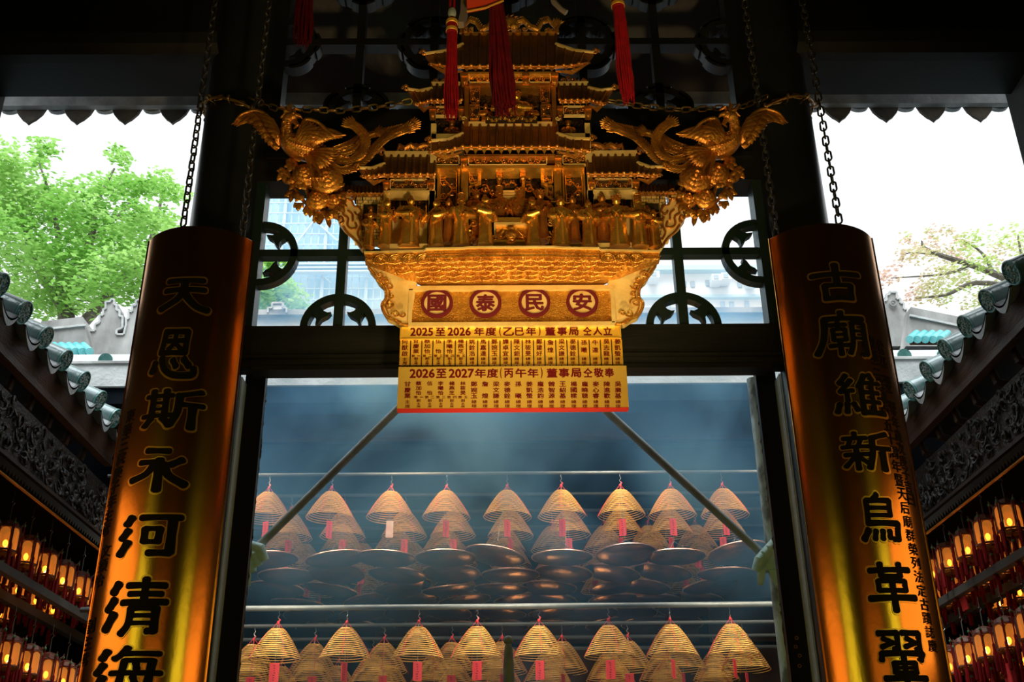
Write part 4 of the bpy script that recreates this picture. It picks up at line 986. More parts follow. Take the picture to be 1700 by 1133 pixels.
for s in (1, -1):
    PXO = bpy.data.objects.new('phoenix', None); COL.objects.link(PXO); PXO.parent = GT; PXO['label'] = 'gilded phoenix with spread wings on the %s end' % ('left' if s > 0 else 'right')
    b = smooth_path([(489, 192, -.13, .012), (480, 196, -.13, .024), (476, 207, -.12, .021), (477, 220, -.11, .022), (476, 233, -.10, .033), (488, 243, -.09, .047), (505, 248, -.08, .052), (522, 252, -.06, .043), (538, 256, -.04, .026), (552, 260, -.03, .012)], 4)
    mb = MB(); mb.tube([SS(x, y, d, s) for x, y, d, r in b], [r for *_, r in b], 14)
    hd = SS(485, 194, -.13, s); e = V((s, 0, 0))
    mb.ell(hd, (.026, .02, .022), 10, 6)
    mb.tube([hd + V((s * .018, -.004, .004)), hd + V((s * .036, -.004, -.001)), hd + V((s * .045, -.004, -.014))], [.012, .008, .001], 8)
    for u in (-1, 1): mb.ell(hd + V((s * .008, u * .017, .007)), .006, 6, 4)
    mb.build('body', M['bronze'], PXO, True, angle=70)
    mb = MB()                                            # breast scales
    for i in range(8, len(b) - 4):
        x, y, d, r = b[i]; c = SS(x, y, d, s)
        for k in range(7):
            a = -PI / 2 + (k - 3) * .42; q = c + V((0, math.sin(a) * r, math.cos(a) * r * 1.0)); nn = V((0, math.sin(a), math.cos(a)))
            mb.blade([q, q + V((s * .010, 0, 0)) + nn * .003, q + V((s * .018, 0, 0)) + nn * .001], [.009, .008, .001], nn, .003)
    mb.build('breast_feathers', M['bronze'], PXO)
    mb = MB()                                            # neck rings
    for i in range(7, 14):
        x, y, d, r = b[i]; c = SS(x, y, d - r * .55 / 1.0 * .9, s); mb.ell(c, (r * .6, .012, .009), 8, 4)
    mb.build('neck_ruff', M['gold'], PXO, True)
    mb = MB()
    for (x, y), (x2, y2), (x3, y3) in (((484, 189), (474, 184), (467, 175)), ((487, 188), (490, 180), (500, 185)), ((485, 188), (480, 178), (483, 172)), ((482, 190), (472, 190), (466, 196)), ((480, 197), (470, 204), (468, 216)), ((478, 204), (469, 214), (470, 224)), ((488, 200), (494, 208), (488, 214))):
        mb.blade([SS(x, y, -.135, s), SS(x2, y2, -.135, s), SS(x3, y3, -.13, s)], [.012, .010, .002], (0, -1, 0), .007)
    mb.build('crest', M['bronze'], PXO)
    # outer wing (towards the column)
    mb = MB()
    feather_fan(mb, s, [(448, 205), (452, 215), (458, 226), (464, 240)], [(385, 207), (393, 210), (405, 204), (416, 206), (424, 216), (434, 230), (446, 242), (459, 250)], [(412, 187), (422, 190), (430, 198), (436, 208), (440, 218), (448, 230), (458, 242)], -.07, 15, .017)
    feather_fan(mb, s, [(466, 226), (465, 232), (466, 240)], [(420, 186), (428, 193), (434, 203), (440, 214), (448, 226), (458, 238)], [(450, 200), (452, 210), (455, 220), (460, 232)], -.088, 12, .014)
    arm = smooth_path([(388, 205), (398, 192), (411, 186), (427, 184), (442, 192), (452, 206), (462, 226), (470, 236)], 3)
    mb.tube([SS(x, y, -.085, s) for x, y in arm], [.004 + .012 * i / len(arm) for i in range(len(arm))], 7)
    mb.build('wing', M['bronze'], PXO, True, angle=80)
    # inner wing
    mb = MB()
    feather_fan(mb, s, [(495, 230), (500, 232), (508, 236), (515, 238)], [(572, 224), (568, 229), (556, 231), (546, 233), (538, 237), (528, 240), (520, 243)], [(534, 214), (532, 220), (528, 226), (524, 232)], -.13, 14, .016)
    feather_fan(mb, s, [(492, 234), (497, 236), (503, 240)], [(512, 200), (522, 204), (532, 212), (536, 222), (530, 230), (522, 236)], [(500, 216), (508, 216), (514, 222), (516, 230)], -.145, 12, .015)
    arm = smooth_path([(574, 224), (556, 225), (544, 218), (534, 208), (522, 201), (508, 199), (503, 208), (498, 220), (492, 232)], 3)
    mb.tube([SS(x, y, -.145, s) for x, y in arm], [.004 + .010 * i / len(arm) for i in range(len(arm))], 7)
    mb.build('wing', M['bronze'], PXO, True, angle=80)
    # long serrated tail plumes
    for path, wd in (([(530, 248, -.05), (556, 248, -.06), (580, 240, -.06), (600, 228, -.05), (622, 222, -.04), (645, 217, -.03), (664, 213, -.03), (681, 208, -.03)], .009),
                     ([(534, 255, -.06), (556, 263, -.08), (577, 267, -.09), (595, 259, -.09), (605, 243, -.08), (605, 228, -.08), (596, 215, -.08), (585, 207, -.08)], .010),
                     ([(530, 260, -.07), (545, 272, -.09), (562, 282, -.10), (585, 279, -.10), (606, 265, -.08), (622, 246, -.07), (638, 231, -.06), (655, 222, -.05), (672, 215, -.05)], .010),
                     ([(534, 252, -.05), (560, 256, -.06), (584, 250, -.07), (598, 238, -.07), (607, 228, -.06), (625, 221, -.05)], .008)):
        sp_ = smooth_path(path, 5); pts = [SS(x, y, d, s) for x, y, d in sp_]; n = len(pts); mb = MB()
        mb.blade(pts, [wd * (.7 + .3 * math.sin(PI * i / n)) * (1 if i < n - 1 else .3) for i in range(n)], (0, -1, 0), .006)
        for i in range(4, n - 1, 1):
            t = (pts[min(i + 1, n - 1)] - pts[i - 1]).normalized(); q = t.cross(V((0, -1, 0)))
            for u in (-1, 1): mb.blade([pts[i] + q * u * wd * .7, pts[i] + q * u * wd * 1.5 + t * .007, pts[i] + q * u * wd * 2.3 + t * .022], [.006, .0045, .0006], (0, -1, 0), .003)
        for k in range(7):                               # flame-shaped end
            t = (pts[-1] - pts[-3]).normalized(); q = t.cross(V((0, -1, 0))); u = (k - 3) / 3
            mb.blade([pts[-2], pts[-1] + q * u * .022 + t * .015, pts[-1] + q * u * .034 + t * (.052 - .018 * abs(u))], [.010, .009, .001], (0, -1, 0), .005)
        mb.build('tail_plume', M['bronze'], PXO, True, angle=80)
    mb = MB()
    feather_fan(mb, s, [(515, 250), (518, 256), (520, 262)], [(560, 246), (562, 256), (556, 266), (548, 276), (538, 282), (528, 282)], [(536, 248), (538, 256), (534, 264), (526, 270)], -.10, 12, .011); mb.build('rump_feathers', M['bronze'], PXO, True, angle=80)
    for dx in (0, 12):
        mb = MB(); mb.tube([SS(509 + dx * .4, 256, -.09, s), SS(512 + dx * .6, 268, -.11, s), SS(517 + dx, 282, -.12, s), SS(520 + dx, 293, -.12, s)], [.018, .010, .007, .007], 8)
        for k in (-1, 0, 1): mb.tube([SS(520 + dx, 293, -.12, s), SS(520 + dx + k * 5, 296, -.13, s), SS(520 + dx + k * 7, 300, -.125, s)], [.006, .005, .002], 5)
        mb.build('leg', M['bronze'], PXO, True)
    # peony spray
    FL = bpy.data.objects.new('peony_spray', None); COL.objects.link(FL); FL.parent = GT; FL['label'] = 'carved peonies and leaves under the %s phoenix' % ('left' if s > 0 else 'right')
    for (x, y, r, d) in ((543, 299, .064, -.09), (507, 292, .054, -.08), (527, 333, .046, -.07), (556, 336, .036, -.06)):
        c = SS(x, y, d, s); mb = MB(); random.seed(int(x))
        for ring_, (np_, rr, lift) in enumerate(((9, 1.0, 0), (7, .74, .012), (6, .48, .022), (4, .26, .030))):
            for k in range(np_):
                a = 2 * PI * k / np_ + ring_ * .4; dr_ = V((math.cos(a), 0, math.sin(a))); nr = (V((0, -1, 0)) + dr_ * .3).normalized()
                mb.blade([c + V((0, -lift, 0)), c + dr_ * r * rr * .6 + V((0, -lift - .014, 0)), c + dr_ * r * rr * .95 + V((0, -lift - .008, 0)), c + dr_ * r * rr * 1.05 + V((0, -lift + .004, 0))], [r * .16, r * rr * .42, r * rr * .40, r * rr * .16], nr, .006)
        mb.ell(c + V((0, -.03, 0)), r * .2, 8, 5); mb.build('peony', M['bronze'], FL, True, angle=80)
    random.seed(5)
    for (x, y, dx, dy) in ((486, 272, -6, 8), (474, 282, -9, 5), (470, 287, 2, 9), (483, 262, 6, 8), (492, 300, -9, 8), (488, 318, -6, 8), (500, 325, -6, 10), (497, 338, -2, 8), (518, 340, -4, 10), (530, 352, 2, 11), (543, 352, 2, 14), (553, 350, 6, 10), (563, 340, 6, 9), (566, 322, 5, 8), (535, 318, 8, 8), (520, 300, 4, 9), (560, 312, 6, -8), (500, 306, 6, 8), (545, 325, -6, 8), (510, 344, 8, 6), (527, 360, 2, 6), (486, 300, -6, 4), (560, 328, 8, 4), (548, 360, -4, 6)):
        mb = MB(); c = SS(x, y, -.07 + random.uniform(-.02, .02), s); v = SS(x + dx, y + dy, -.08, s) - c
        for u in (-.7, 0, .7):
            v2 = V((v.x * math.cos(u) - v.z * math.sin(u), -.006, v.x * math.sin(u) + v.z * math.cos(u))) * (1 if u == 0 else .75)
            mb.blade([c, c + v2 * .6 + V((0, -.008, 0)), c + v2 * 1.1, c + v2 * 1.45], [.006, .013, .010, .001], (0, -1, 0), .006)
        mb.build('leaf', M['bronze'], FL, True, angle=80)
    mb = MB()
    for ln in ([(477, 270), (490, 285), (505, 305), (512, 325), (530, 345), (548, 362)], [(500, 300), (520, 315), (540, 330), (562, 345)], [(525, 290), (545, 310), (560, 320), (572, 330)], [(488, 312), (505, 335), (525, 352)], [(560, 300), (566, 318), (560, 340)]):
        mb.tube([SS(x, y, -.05, s) for x, y in ln], .008, 6)
    mb.build('stem', M['bronze'], FL, True)
    mb = MB(); mb.prism([SS(x, y, -.02, s) for x, y in ((500, 285), (535, 280), (560, 300), (568, 330), (560, 348), (535, 345), (508, 318))], (0, .03, 0)); mb.build('spray_backing', M['recess'], FL)
random.seed(23)
# ---- suspension boards behind the carving
gb('back_board', 'bronze', 672, 474, 1026, 538, .06, .085)

# ================================================================== NAME PLATES
p1 = thing('name_plate', 'polished brass name plate with red writing and upright name strips, directly under the carved sign', 'name plate', (XM, YS + .01, S(850, 608, .01).z))
gb('backing', 'recess', 663, 541, 1032, 608, .02, .03, 1, p1)
hd = gb('header', 'plate', 664, 541.5, 1031, 562.5, .004, .02, 1, p1)
mb = MB(); pbox(mb, 664, 541.5, 1031, 543, -.002, .01); pbox(mb, 664, 561, 1031, 562.5, -.002, .01); pbox(mb, 664, 543, 667, 561, -.002, .01); pbox(mb, 1028, 543, 1031, 561, -.002, .01); mb.build('border', M['plate'], hd)


def pw(mb, ch, cx, cy, w_, h_, d, bold=.018):
    a = S(cx - w_ / 2, cy + h_ / 2, d); b = S(cx + w_ / 2, cy - h_ / 2, d); c = S(cx, cy, d); hw_ = (S(cx + w_ / 2, cy, d).x - S(cx - w_ / 2, cy, d).x) / 2
    write(mb, ch, c.x - hw_, c.x + hw_, a.z, b.z, YS + d, bold)


mb = MB()
for tx, x0, x1 in (('2025', 681, 719.3), ('至', 723, 739.4), ('2026', 743, 781.8), ('年', 787, 804), ('度', 806, 824), ('(', 828.5, 832), ('乙', 835, 853.5), ('巳', 855, 870), ('年', 873, 890), (')', 894, 897.5), ('董', 905, 922), ('事', 925, 941.5), ('局', 944, 960.5), ('仝', 968, 982), ('人', 984.5, 999.6), ('立', 1001.6, 1016)):
    pw(mb, tx, (x0 + x1) / 2, 551.3 - .004 * (x0 - 681), x1 - x0, 14.5 if tx not in '()' else 16, .0025, .03)
mb.build('lettering', M['redtext'], hd)
NM = ['何猷啟', '甘慶業', '蔡加怡', '伍怡', '李曦怡', '楊燕芝', '姚銓浩', '馬嘉達', '鄭婉玉', '譚卓宜', '陳文鉅', '林筱旻', '鄭建好', '詹煌', '梁文謙', '麥德銓', '孫曦', '牛達', '吳志龍', '姜凱螢']
N2 = ['甘慶業', '蔡加怡', '伍怡', '李曦怡', '楊燕芝', '林筱旻', '鄭婉玉', '詹煌', '梁文謙', '麥德銓', '孫曦', '姜凱螢', '龐浩鈞', '曾智源', '王紹基', '楊國樑', '龐曉聰', '麥心睿', '陳進歡', '吳廣基']
for k in range(20):
    cx = 672 + 18.6 * k; st = gb('name_strip', 'plate', cx - 8.3, 564, cx + 8.3, 606, .008, .02, 1, p1); mb = MB()
    ys = (567.6, 577.6, 587.4) if len(NM[k]) == 3 else (569, 581.5)
    if 0 < k < 6: ys = (566.8, 575.2, 583.6) if len(NM[k]) == 3 else (567, 583.4)
    for ch, y in zip(NM[k], ys): pw(mb, ch, cx, y, 10.2, 7.4 if 0 < k < 6 else 8.6 if len(NM[k]) == 3 else 9, .0065, .022)
    if k == 0: tl = (('主', cx, 597, 8, 6), ('席', cx, 603.3, 8, 5.5))
    elif k < 6: tl = (('第', cx - 4.6, 591.3, 6, 4.4), ('一二三四五'[k - 1], cx + 4.6, 591.3, 5.5, 4 if k != 1 else 1.2), ('副', cx, 595.7, 6.4, 4.2), ('主', cx, 600, 6.4, 3.8), ('席', cx, 604, 6.4, 3.6))
    else: tl = (('總', cx, 596.3, 8, 5.6), ('理', cx, 602.8, 8, 5))
    for ch, x, y, w_, h_ in tl: pw(mb, ch, x, y, w_, h_, .0065, .02)
    mb.build('lettering', M['redtext'], st)
    mb = MB(); q = S(cx, 607, .0); mb.box((q.x - .002, q.y + .006, q.z - .006), (q.x + .002, q.y + .02, q.z + .005)); mb.build('strip_clip', M['recess'], st)

p2 = thing('name_plate', 'broad yellow name plate with red writing and a red lower edge, lowest on the carving', 'name plate', (XM, YS - .02, S(850, 680, -.03).z))
gb('plate', 'plate2', 660.5, 608.5, 1042, 678, -.03, .0, 1, p2)
MB().box((S(660.5, 645, -.03).x, YS - .03, S(850, 680.2, -.03).z), (S(1042, 645, -.03).x, YS + .0, S(850, 677.6, -.03).z)).build('red_edge', M['rededge'], p2)
mb = MB()
for tx, x0, x1 in (('2026', 680, 722), ('至', 723.8, 741.4), ('2027', 745, 787), ('年', 788.3, 807), ('度', 808.3, 827), ('(', 830, 833), ('丙', 837, 852), ('午', 855.5, 874), ('年', 875.5, 894), (')', 897.6, 901), ('董', 907.6, 925.4), ('事', 927.4, 945.4), ('局', 947.4, 965), ('仝', 968.5, 983.7), ('敬', 985.7, 1002), ('奉', 1003.6, 1019.4)):
    pw(mb, tx, (x0 + x1) / 2, 620.5 - .004 * (x0 - 681), x1 - x0, 15.5 if tx not in '()' else 18, -.0305, .036)
mb.build('lettering', M['redtext'], p2)
for k in range(20):
    cx = 676.5 + 18.4 * k; mb = MB()
    ys = (638, 648, 657.5) if len(N2[k]) == 3 else (638, 657.5)
    if 0 < k < 6: ys = (637, 644.7, 652.6) if len(N2[k]) == 3 else (637, 652.6)
    hh = 8.8 if not 0 < k < 6 else 7
    for ch, y in zip(N2[k], ys): pw(mb, ch, cx, y, 10.8 if not 0 < k < 6 else 9.4, hh, -.0305, .03)
    if k == 0: tl = (('主', cx, 667.5, 8.4, 6), ('席', cx, 675, 8.4, 6))
    elif k < 6: tl = (('第', cx - 4.8, 659.8, 6.4, 4.6), ('一二三四五'[k - 1], cx + 4.8, 659.8, 6, 4 if k != 1 else 1.2), ('副', cx, 665.4, 6.6, 4.8), ('主', cx, 670.6, 6.6, 4.2), ('席', cx, 675.3, 6.6, 4))
    else: tl = (('總', cx, 667.5, 8.6, 6), ('理', cx, 674.6, 8.6, 5.4))
    for ch, x, y, w_, h_ in tl: pw(mb, ch, x, y, w_, h_, -.0305, .024)
    mb.build('name_lettering', M['redtext'], p2)
# ================================================================== COURTYARD: side eaves, frieze, lanterns
def side_eave(s, nm):
    xe = -2.55 if s < 0 else 2.62; ze = Z(2.70); y0 = 4.88 if s < 0 else 4.80
    t = thing('tiled_eave', 'sloping eave with round green-glazed tile ends on the %s side of the courtyard' % nm, 'eave', (xe, 4.6, ze - .2), 'side eaves of the courtyard')
    sl = math.radians(24)
    u = V((s * math.cos(sl), 0, math.sin(sl)))             # up the roof, away from the courtyard
    yend = 7.0
    for k in range(0, 8):
        yc = y0 + .305 * k
        if yc > yend: break
        c = V((xe, yc, ze)); r = .066; mb = MB(); n = 20; rings = []
        for j, f in enumerate((0, .012, .40, .42, .8, 1.2)):
            rr = r * (1.0 if j != 3 else 1.02); q = c + u * f
            rings.append([q + V((0, rr * math.cos(2 * PI * i / n), 0)) + V((-u.z * s, 0, u.x * s)) * rr * math.sin(2 * PI * i / n) for i in range(n)])
        mb.loft(rings); tl = mb.build('roof_tile', M['glaze'], t, True)
        mb = MB(); e = c - u * .004
        mb.loft([[e - u * q + V((0, rr * math.cos(2 * PI * i / 28), 0)) + V((-u.z * s, 0, u.x * s)) * rr * math.sin(2 * PI * i / 28) for i in range(28)] for q, rr in ((0, r * 1.04), (.010, r * 1.05), (.013, r * .98), (.012, r * .9), (.004, r * .88))])
        cp = mb.build('tile_end', M['capglaze'], tl, True)
        mb = MB(); random.seed(k + 3)                      # raised flower relief on the tile end
        up2 = V((-u.z * s, 0, u.x * s))
        for i in range(64):
            a = random.uniform(0, 2 * PI); rr = r * .82 * math.sqrt(random.random()); b = random.uniform(0, PI); ln = random.uniform(.005, .011)
            p = e - u * .007 + V((0, rr * math.cos(a), 0)) + up2 * rr * math.sin(a); dv = V((0, math.cos(b), 0)) + up2 * math.sin(b)
            mb.tube([p - dv * ln, p + dv * ln * .2 - u * .003, p + dv * ln], [.0015, .0032, .0015], 5)
        mb.build('flower_relief', M['capwhite'], cp, True)
        # concave drip tile between the rows
        mb = MB(); yd = yc + .1525; ring = []
        for i in range(9):
            f = -1 + 2 * i / 8; ring.append((yd + f * .098, -.05 - .055 * (1 - f * f)))
        fr = [V((xe - s * .01, y, ze + dz)) for y, dz in ring]; lo_ = [p + V((0, 0, -.014 - .038 * (1 - abs(-1 + 2 * i / 8)) ** .7)) for i, p in enumerate(fr)]
        mb.prism(fr + lo_[::-1], u * .016); mb.loft([[p + u * f for p in fr] + [p + u * f + V((0, 0, -.012)) for p in fr[::-1]] for f in (0, .5, 1.2)]); mb.build('drip_tile', M['drip'], t)
    # fascia with waved lower board, roof boards
    xa = xe + s * .05
    mb = MB(); top = []; n = 60
    for i in range(n + 1):
        y = 4.58 + (yend - 4.58) * i / n; top.append(V((xa, y, ze - .055 - .035 * abs(math.sin((y - y0) * PI / .305)))))
    bot = [V((xa + s * .03, p.y, ze - .19)) for p in top]; mb.prism(top + bot[::-1], (s * .025, 0, 0)); mb.build('wave_board', M['brownwood'], t)
    mb = MB(); mb.prism([(xa + s * .02, 4.58, ze - .19), (xa + s * .075, 4.58, ze - .19), (xa + s * .075, 4.58, ze - .235), (xa + s * .02, 4.58, ze - .235)], (0, yend - 4.58, 0)); mb.build('eave_purlin', M['brownwood'], t)
    for k in range(9):                                     # curved rafter ends
        y = 4.72 + .29 * k
        if y > 6.9: break
        mb = MB(); p = V((xa + s * .12, y, ze - .235)); mb.tube([p + V((0, 0, .06)) - u * .0, p + V((s * .02, 0, -.03)), p + V((s * .10, 0, -.055)), p + V((s * .22, 0, -.02)), p + V((s * .4, 0, .10))], [.02, .028, .03, .03, .03], 8); mb.build('rafter_end', M['brownwood'], t, True)
    MB().prism([(xa + s * .06, 4.58, ze - .17), (xa + s * .9, 4.58, ze + .20), (xa + s * .9, 4.58, ze + .22), (xa + s * .06, 4.58, ze - .15)], (0, yend - 4.58, 0)).build('roof_boards', M['darkwood'], t)
    # carved frieze beam under the eave
    xf = X0 + s * 2.73; fz0, fz1 = Z(1.925), Z(2.36)
    f = thing('carved_frieze', 'dark carved wooden frieze with a gold lower edge under the %s eave' % nm, 'frieze', (xf, 4.6, fz0), 'carved friezes of the side pavilions')
    a, b = sorted((xf, xf + s * .06)); MB().box((a, 4.56, fz0 + .10), (b, 8.3, fz1)).build('panel', M['friezewood'], f)
    mb = MB(); random.seed(9)
    for i in range(230):
        y = random.uniform(4.62, 8.0); z = random.uniform(fz0 + .13, fz1 - .05); r = random.uniform(.025, .05); ax = random.uniform(0, 6)
        pts = [V((xf - s * (.008 + .014 * math.sin(PI * j / 9)), y + r * (1 - .07 * j) * math.cos(ax + j * .55), z + r * (1 - .07 * j) * math.sin(ax + j * .55))) for j in range(10)]; mb.tube(pts, [.004 + .008 * math.sin(PI * j / 9) for j in range(10)], 5)
    mb.build('leaf_carving', M['friezewood'], f, True)
    a, b = sorted((xf - s * .03, xf + s * .05)); MB().box((a, 4.56, fz0 + .085), (b, 8.3, fz0 + .105)).build('upper_moulding', M['darkwood'], f)
    mb = MB(); y = 4.6
    while y < 8.2:
        mb.add([(xf - s * .004, y, fz0 + .085), (xf - s * .004, y + .035, fz0 + .085), (xf - s * .004, y + .0175, fz0 + .02), (xf - s * .03, y + .0175, fz0 + .065)], [(0, 1, 3), (1, 2, 3), (2, 0, 3), (0, 2, 1)]); y += .042
    mb.build('tooth_band', M['rail'], f)
    a, b = sorted((xf - s * .010, xf + s * .004)); MB().box((a, 4.56, fz0), (b, 8.3, fz0 + .009)).build('gold_edge', M['goldline'], f, label='thin gold line')
    # two hanging rails for the lanterns
    xr = X0 + s * 2.87
    for (x_, z0, z1, w_, what) in ((xr, Z(1.535), Z(1.585), .05, 'near'), (xr + s * .42, Z(1.60), Z(1.66), .06, 'far')):
        a, b = sorted((x_, x_ + s * w_)); r = tag(MB().box((a, 4.62, z0), (b, 10.85, z1)).build('hanging_rail', M['rail']), 'grey rail along the %s lantern pavilion, %s' % (nm, 'nearest the courtyard' if what == 'near' else 'behind the first rail'), 'rail')


side_eave(-1, 'left'); side_eave(1, 'right')


# ---- palace lanterns
def make_lantern():
    t = thing('palace_lantern', '', 'lantern', (0, 0, 0)); R_ = .070; H0, H1 = -.055, .085; n = 6; ang = [PI / 6 + PI / 3 * k for k in range(n)]
    mb = MB()
    for a in ang: mb.tube([(R_ * math.cos(a), R_ * math.sin(a), H0 - .012), (R_ * math.cos(a), R_ * math.sin(a), H1 + .012)], .0065, 6)
    for z in (H0, H1):
        for k in range(n): mb.tube([(R_ * math.cos(ang[k]), R_ * math.sin(ang[k]), z), (R_ * math.cos(ang[(k + 1) % n]), R_ * math.sin(ang[(k + 1) % n]), z)], .0065, 5)
    mb.build('frame', M['lanternwood'], t, True)
    mb = MB()                                              # crown with turned-up corners
    for a in ang: mb.tube([(R_ * math.cos(a), R_ * math.sin(a), H1 + .01), (R_ * 1.25 * math.cos(a), R_ * 1.25 * math.sin(a), H1 + .025), (R_ * 1.32 * math.cos(a), R_ * 1.32 * math.sin(a), H1 + .045)], [.008, .006, .002], 5)
    mb.lathe([(R_ * 1.02, H1 + .006), (R_ * .9, H1 + .03), (R_ * .4, H1 + .045), (.012, H1 + .05)], n=6); mb.build('crown', M['lanternwood'], t)
    mb = MB(); mb.lathe([(R_ * .98, H0 - .008), (R_ * .85, H0 - .022), (R_ * .55, H0 - .03), (.01, H0 - .032)], n=6); mb.build('base', M['bronze'], t)
    for k in range(n):
        a0, a1 = ang[k], ang[(k + 1) % n]; p = V((R_ * math.cos(a0), R_ * math.sin(a0), 0)); q = V((R_ * math.cos(a1), R_ * math.sin(a1), 0)); c = (p + q) / 2; e = (q - p) * .40; nn = c.normalized() * .003; ring = []
        for j in range(20):                                # pane with rounded ends
            a = 2 * PI * j / 20; cc, ss = math.cos(a), math.sin(a); ring.append(c + e * cc + V((0, 0, .015 + (.036 if ss > 0 else -.036) + .027 * ss)))
        MB().prism(ring, nn).build('pane', M['pane'], t)
    mb = MB(); mb.ell((0, 0, -.008), (.015, .015, .023), 8, 6); mb.build('bulb', M['bulb'], t, True)
    for k in range(n):
        a = ang[k]; x, y = R_ * 1.3 * math.cos(a), R_ * 1.3 * math.sin(a); mb = MB()
        mb.lathe([(.004, H1 + .03), (.004, .0), (.009, -.01), (.008, -.04), (.013, -.06), (.011, -.16), (.004, -.165)], (x, y, -.02), 7); ts = mb.build('tassel', M['red'], t, True)
        MB().ell((x, y, H1 + .02), (.008, .008, .010), 7, 5).build('bead', M['bead'], ts, True)
    mb = MB(); mb.lathe([(.003, -.085), (.012, -.10), (.006, -.112), (.011, -.125), (.012, -.15), (.018, -.17), (.015, -.26), (.004, -.265)], (0, 0, 0), 8); ts = mb.build('centre_tassel', M['red'], t, True)
    MB().ell((0, 0, -.118), .012, 8, 5).build('bead', M['bead'], ts, True)
    mb = MB(); mb.tube([(0, 0, H1 + .05), (0, 0, H1 + .14), (.012, 0, H1 + .155), (.0, 0, H1 + .17), (-.010, 0, H1 + .16)], .0035, 5); mb.tube([(0, 0, H1 + .17), (0, 0, H1 + .23)], .0028, 5); mb.build('hanger', M['wire'], t)
    return t


LP = make_lantern(); first = True
LROWS = [(2.95, 1.775, 6.09, .312, 7, 'upper row nearest the courtyard'), (2.95, 1.16, 6.10, .306, 6, 'lower row nearest the courtyard'),
         (3.36, 1.775, 6.5, .33, 6, 'upper row behind the first'), (3.40, 1.18, 6.55, .33, 5, 'lower row behind the first'), (3.8, 1.775, 6.9, .34, 5, 'upper row deepest in the pavilion')]
for s, nm in ((-1, 'left'), (1, 'right')):
    for x, z, y0, st, n, wh in LROWS:
        for k in range(n):
            lb = 'lit amber palace lantern, %s from the front, %s, %s pavilion' % (ORD[k], wh, nm)
            l = LP if first else copy_tree(LP); first = False
            l.location = (s * x, y0 + st * k + (.0 if s > 0 else .29 if x < 3 else .1), Z(z)); l.rotation_euler = (0, 0, .25 * s + random.uniform(-.2, .2)); l['label'] = lb; l['group'] = 'palace lanterns on the %s side' % nm
            # red paper wish card hanging under some of them
# red cards between the lanterns
for s, nm, spots in ((1, 'right', [(2.98, 7.0, 1.56, 'under the upper lanterns'), (3.0, 6.62, .98, 'under the nearest lower lanterns'), (3.0, 7.0, .97, 'under the further lower lanterns')]), (-1, 'left', [(2.98, 6.75, .98, 'under the nearest lower lanterns'), (3.0, 7.1, .97, 'under the further lower lanterns')])):
    for x, y, z, wh in spots:
        mb = MB(); mb.box((s * x - .004, y - .045, Z(z) - .11), (s * x + .004, y + .045, Z(z) + .075)); c = thing('wish_card', 'red paper wish card hanging %s in the %s pavilion' % (wh, nm), 'card', (s * x, y, Z(z)))
        mb.xf(lambda p: p + V((0, (p.z - Z(z)) * .2, 0))); mb.build('card', M['redtag'], c); MB().tube([(s * x, y, Z(z) + .07), (s * x, y + .01, Z(z) + .16)], .002, 5).build('string', M['redthread'], c)

# ================================================================== REAR HALL GUTTER, RIDGES
g = thing('rear_parapet', 'weathered concrete gutter with a white strip of green tile ends over the rear hall', 'parapet', (X0, 7.0, Z(3.06)))
YG = 7.0; gz0, gz1 = Z(.4365 * YG), Z(.4635 * YG)
MB().box((-3.4, YG, gz0), (3.5, YG + .22, gz1)).build('gutter_face', M['concrete'], g)
MB().box((-3.4, YG - .015, gz1 - .018), (3.5, YG + .02, gz1)).build('gutter_lip', M['stained'], g)
MB().prism([(-3.4, YG + .02, gz1), (-3.4, YG + .34, gz1 + .0), (-3.4, YG + .34, gz1 + .16), (-3.4, YG + .07, gz1 + .09), (-3.4, YG + .03, gz1 + .07)], (6.9, 0, 0)).build('white_roof_strip', M['whiteroof'], g)
for k in range(-11, 12):
    x = X0 + .285 * k
    mb = MB(); mb.tube([(x, YG + .022, gz1 + .022), (x, YG + .09, gz1 + .04)], .052, 16); te = mb.build('green_tile_end', M['capglaze'], g)
MB().box((-3.4, YG + .03, gz0 - .12), (3.5, YG + .25, gz0)).build('gutter_soffit', M['rearwall'], g)
mb = MB().box((-3.4, YG + .25, gz0 - .30), (3.5, YG + .33, gz0 + .05)); mb.build('dark_fascia', M['rearwood'], g)
# flat grey roof edge seen above the gutter through the fretwork
rr = thing('rear_ridge_wall', 'long pale concrete ridge wall on the rear hall roof behind the gutter', 'ridge wall', (X0, 8.0, Z(3.9)))
MB().box((-2.6, 8.0, Z(3.6)), (2.7, 8.3, Z(.5135 * 8))).build('wall', M['concrete'], rr)
MB().box((-2.65, 7.95, Z(.513 * 8)), (2.75, 8.35, Z(.519 * 8))).build('coping', M['stained'], rr)
mb = MB().box((-2.62, 7.97, Z(.497 * 8)), (2.72, 8.0, Z(.500 * 8))); mb.build('ledge', M['stained'], rr)


def stepped(name, label, pts, Y, th, m='concrete'):
    t = thing(name, label, 'ridge ornament', tuple(P(*pts[0], Y)))
    ring = [P(x, y, Y) for x, y in pts]; MB().prism(ring, (0, th, 0)).build('stepped_wall', M[m], t)
    mb = MB()
    for i in range(len(ring) - 1): mb.tube([ring[i] + V((0, -.006, 0)), ring[i + 1] + V((0, -.006, 0))], .011, 4)
    mb.build('stepped_moulding', M['concrete'], t); return t


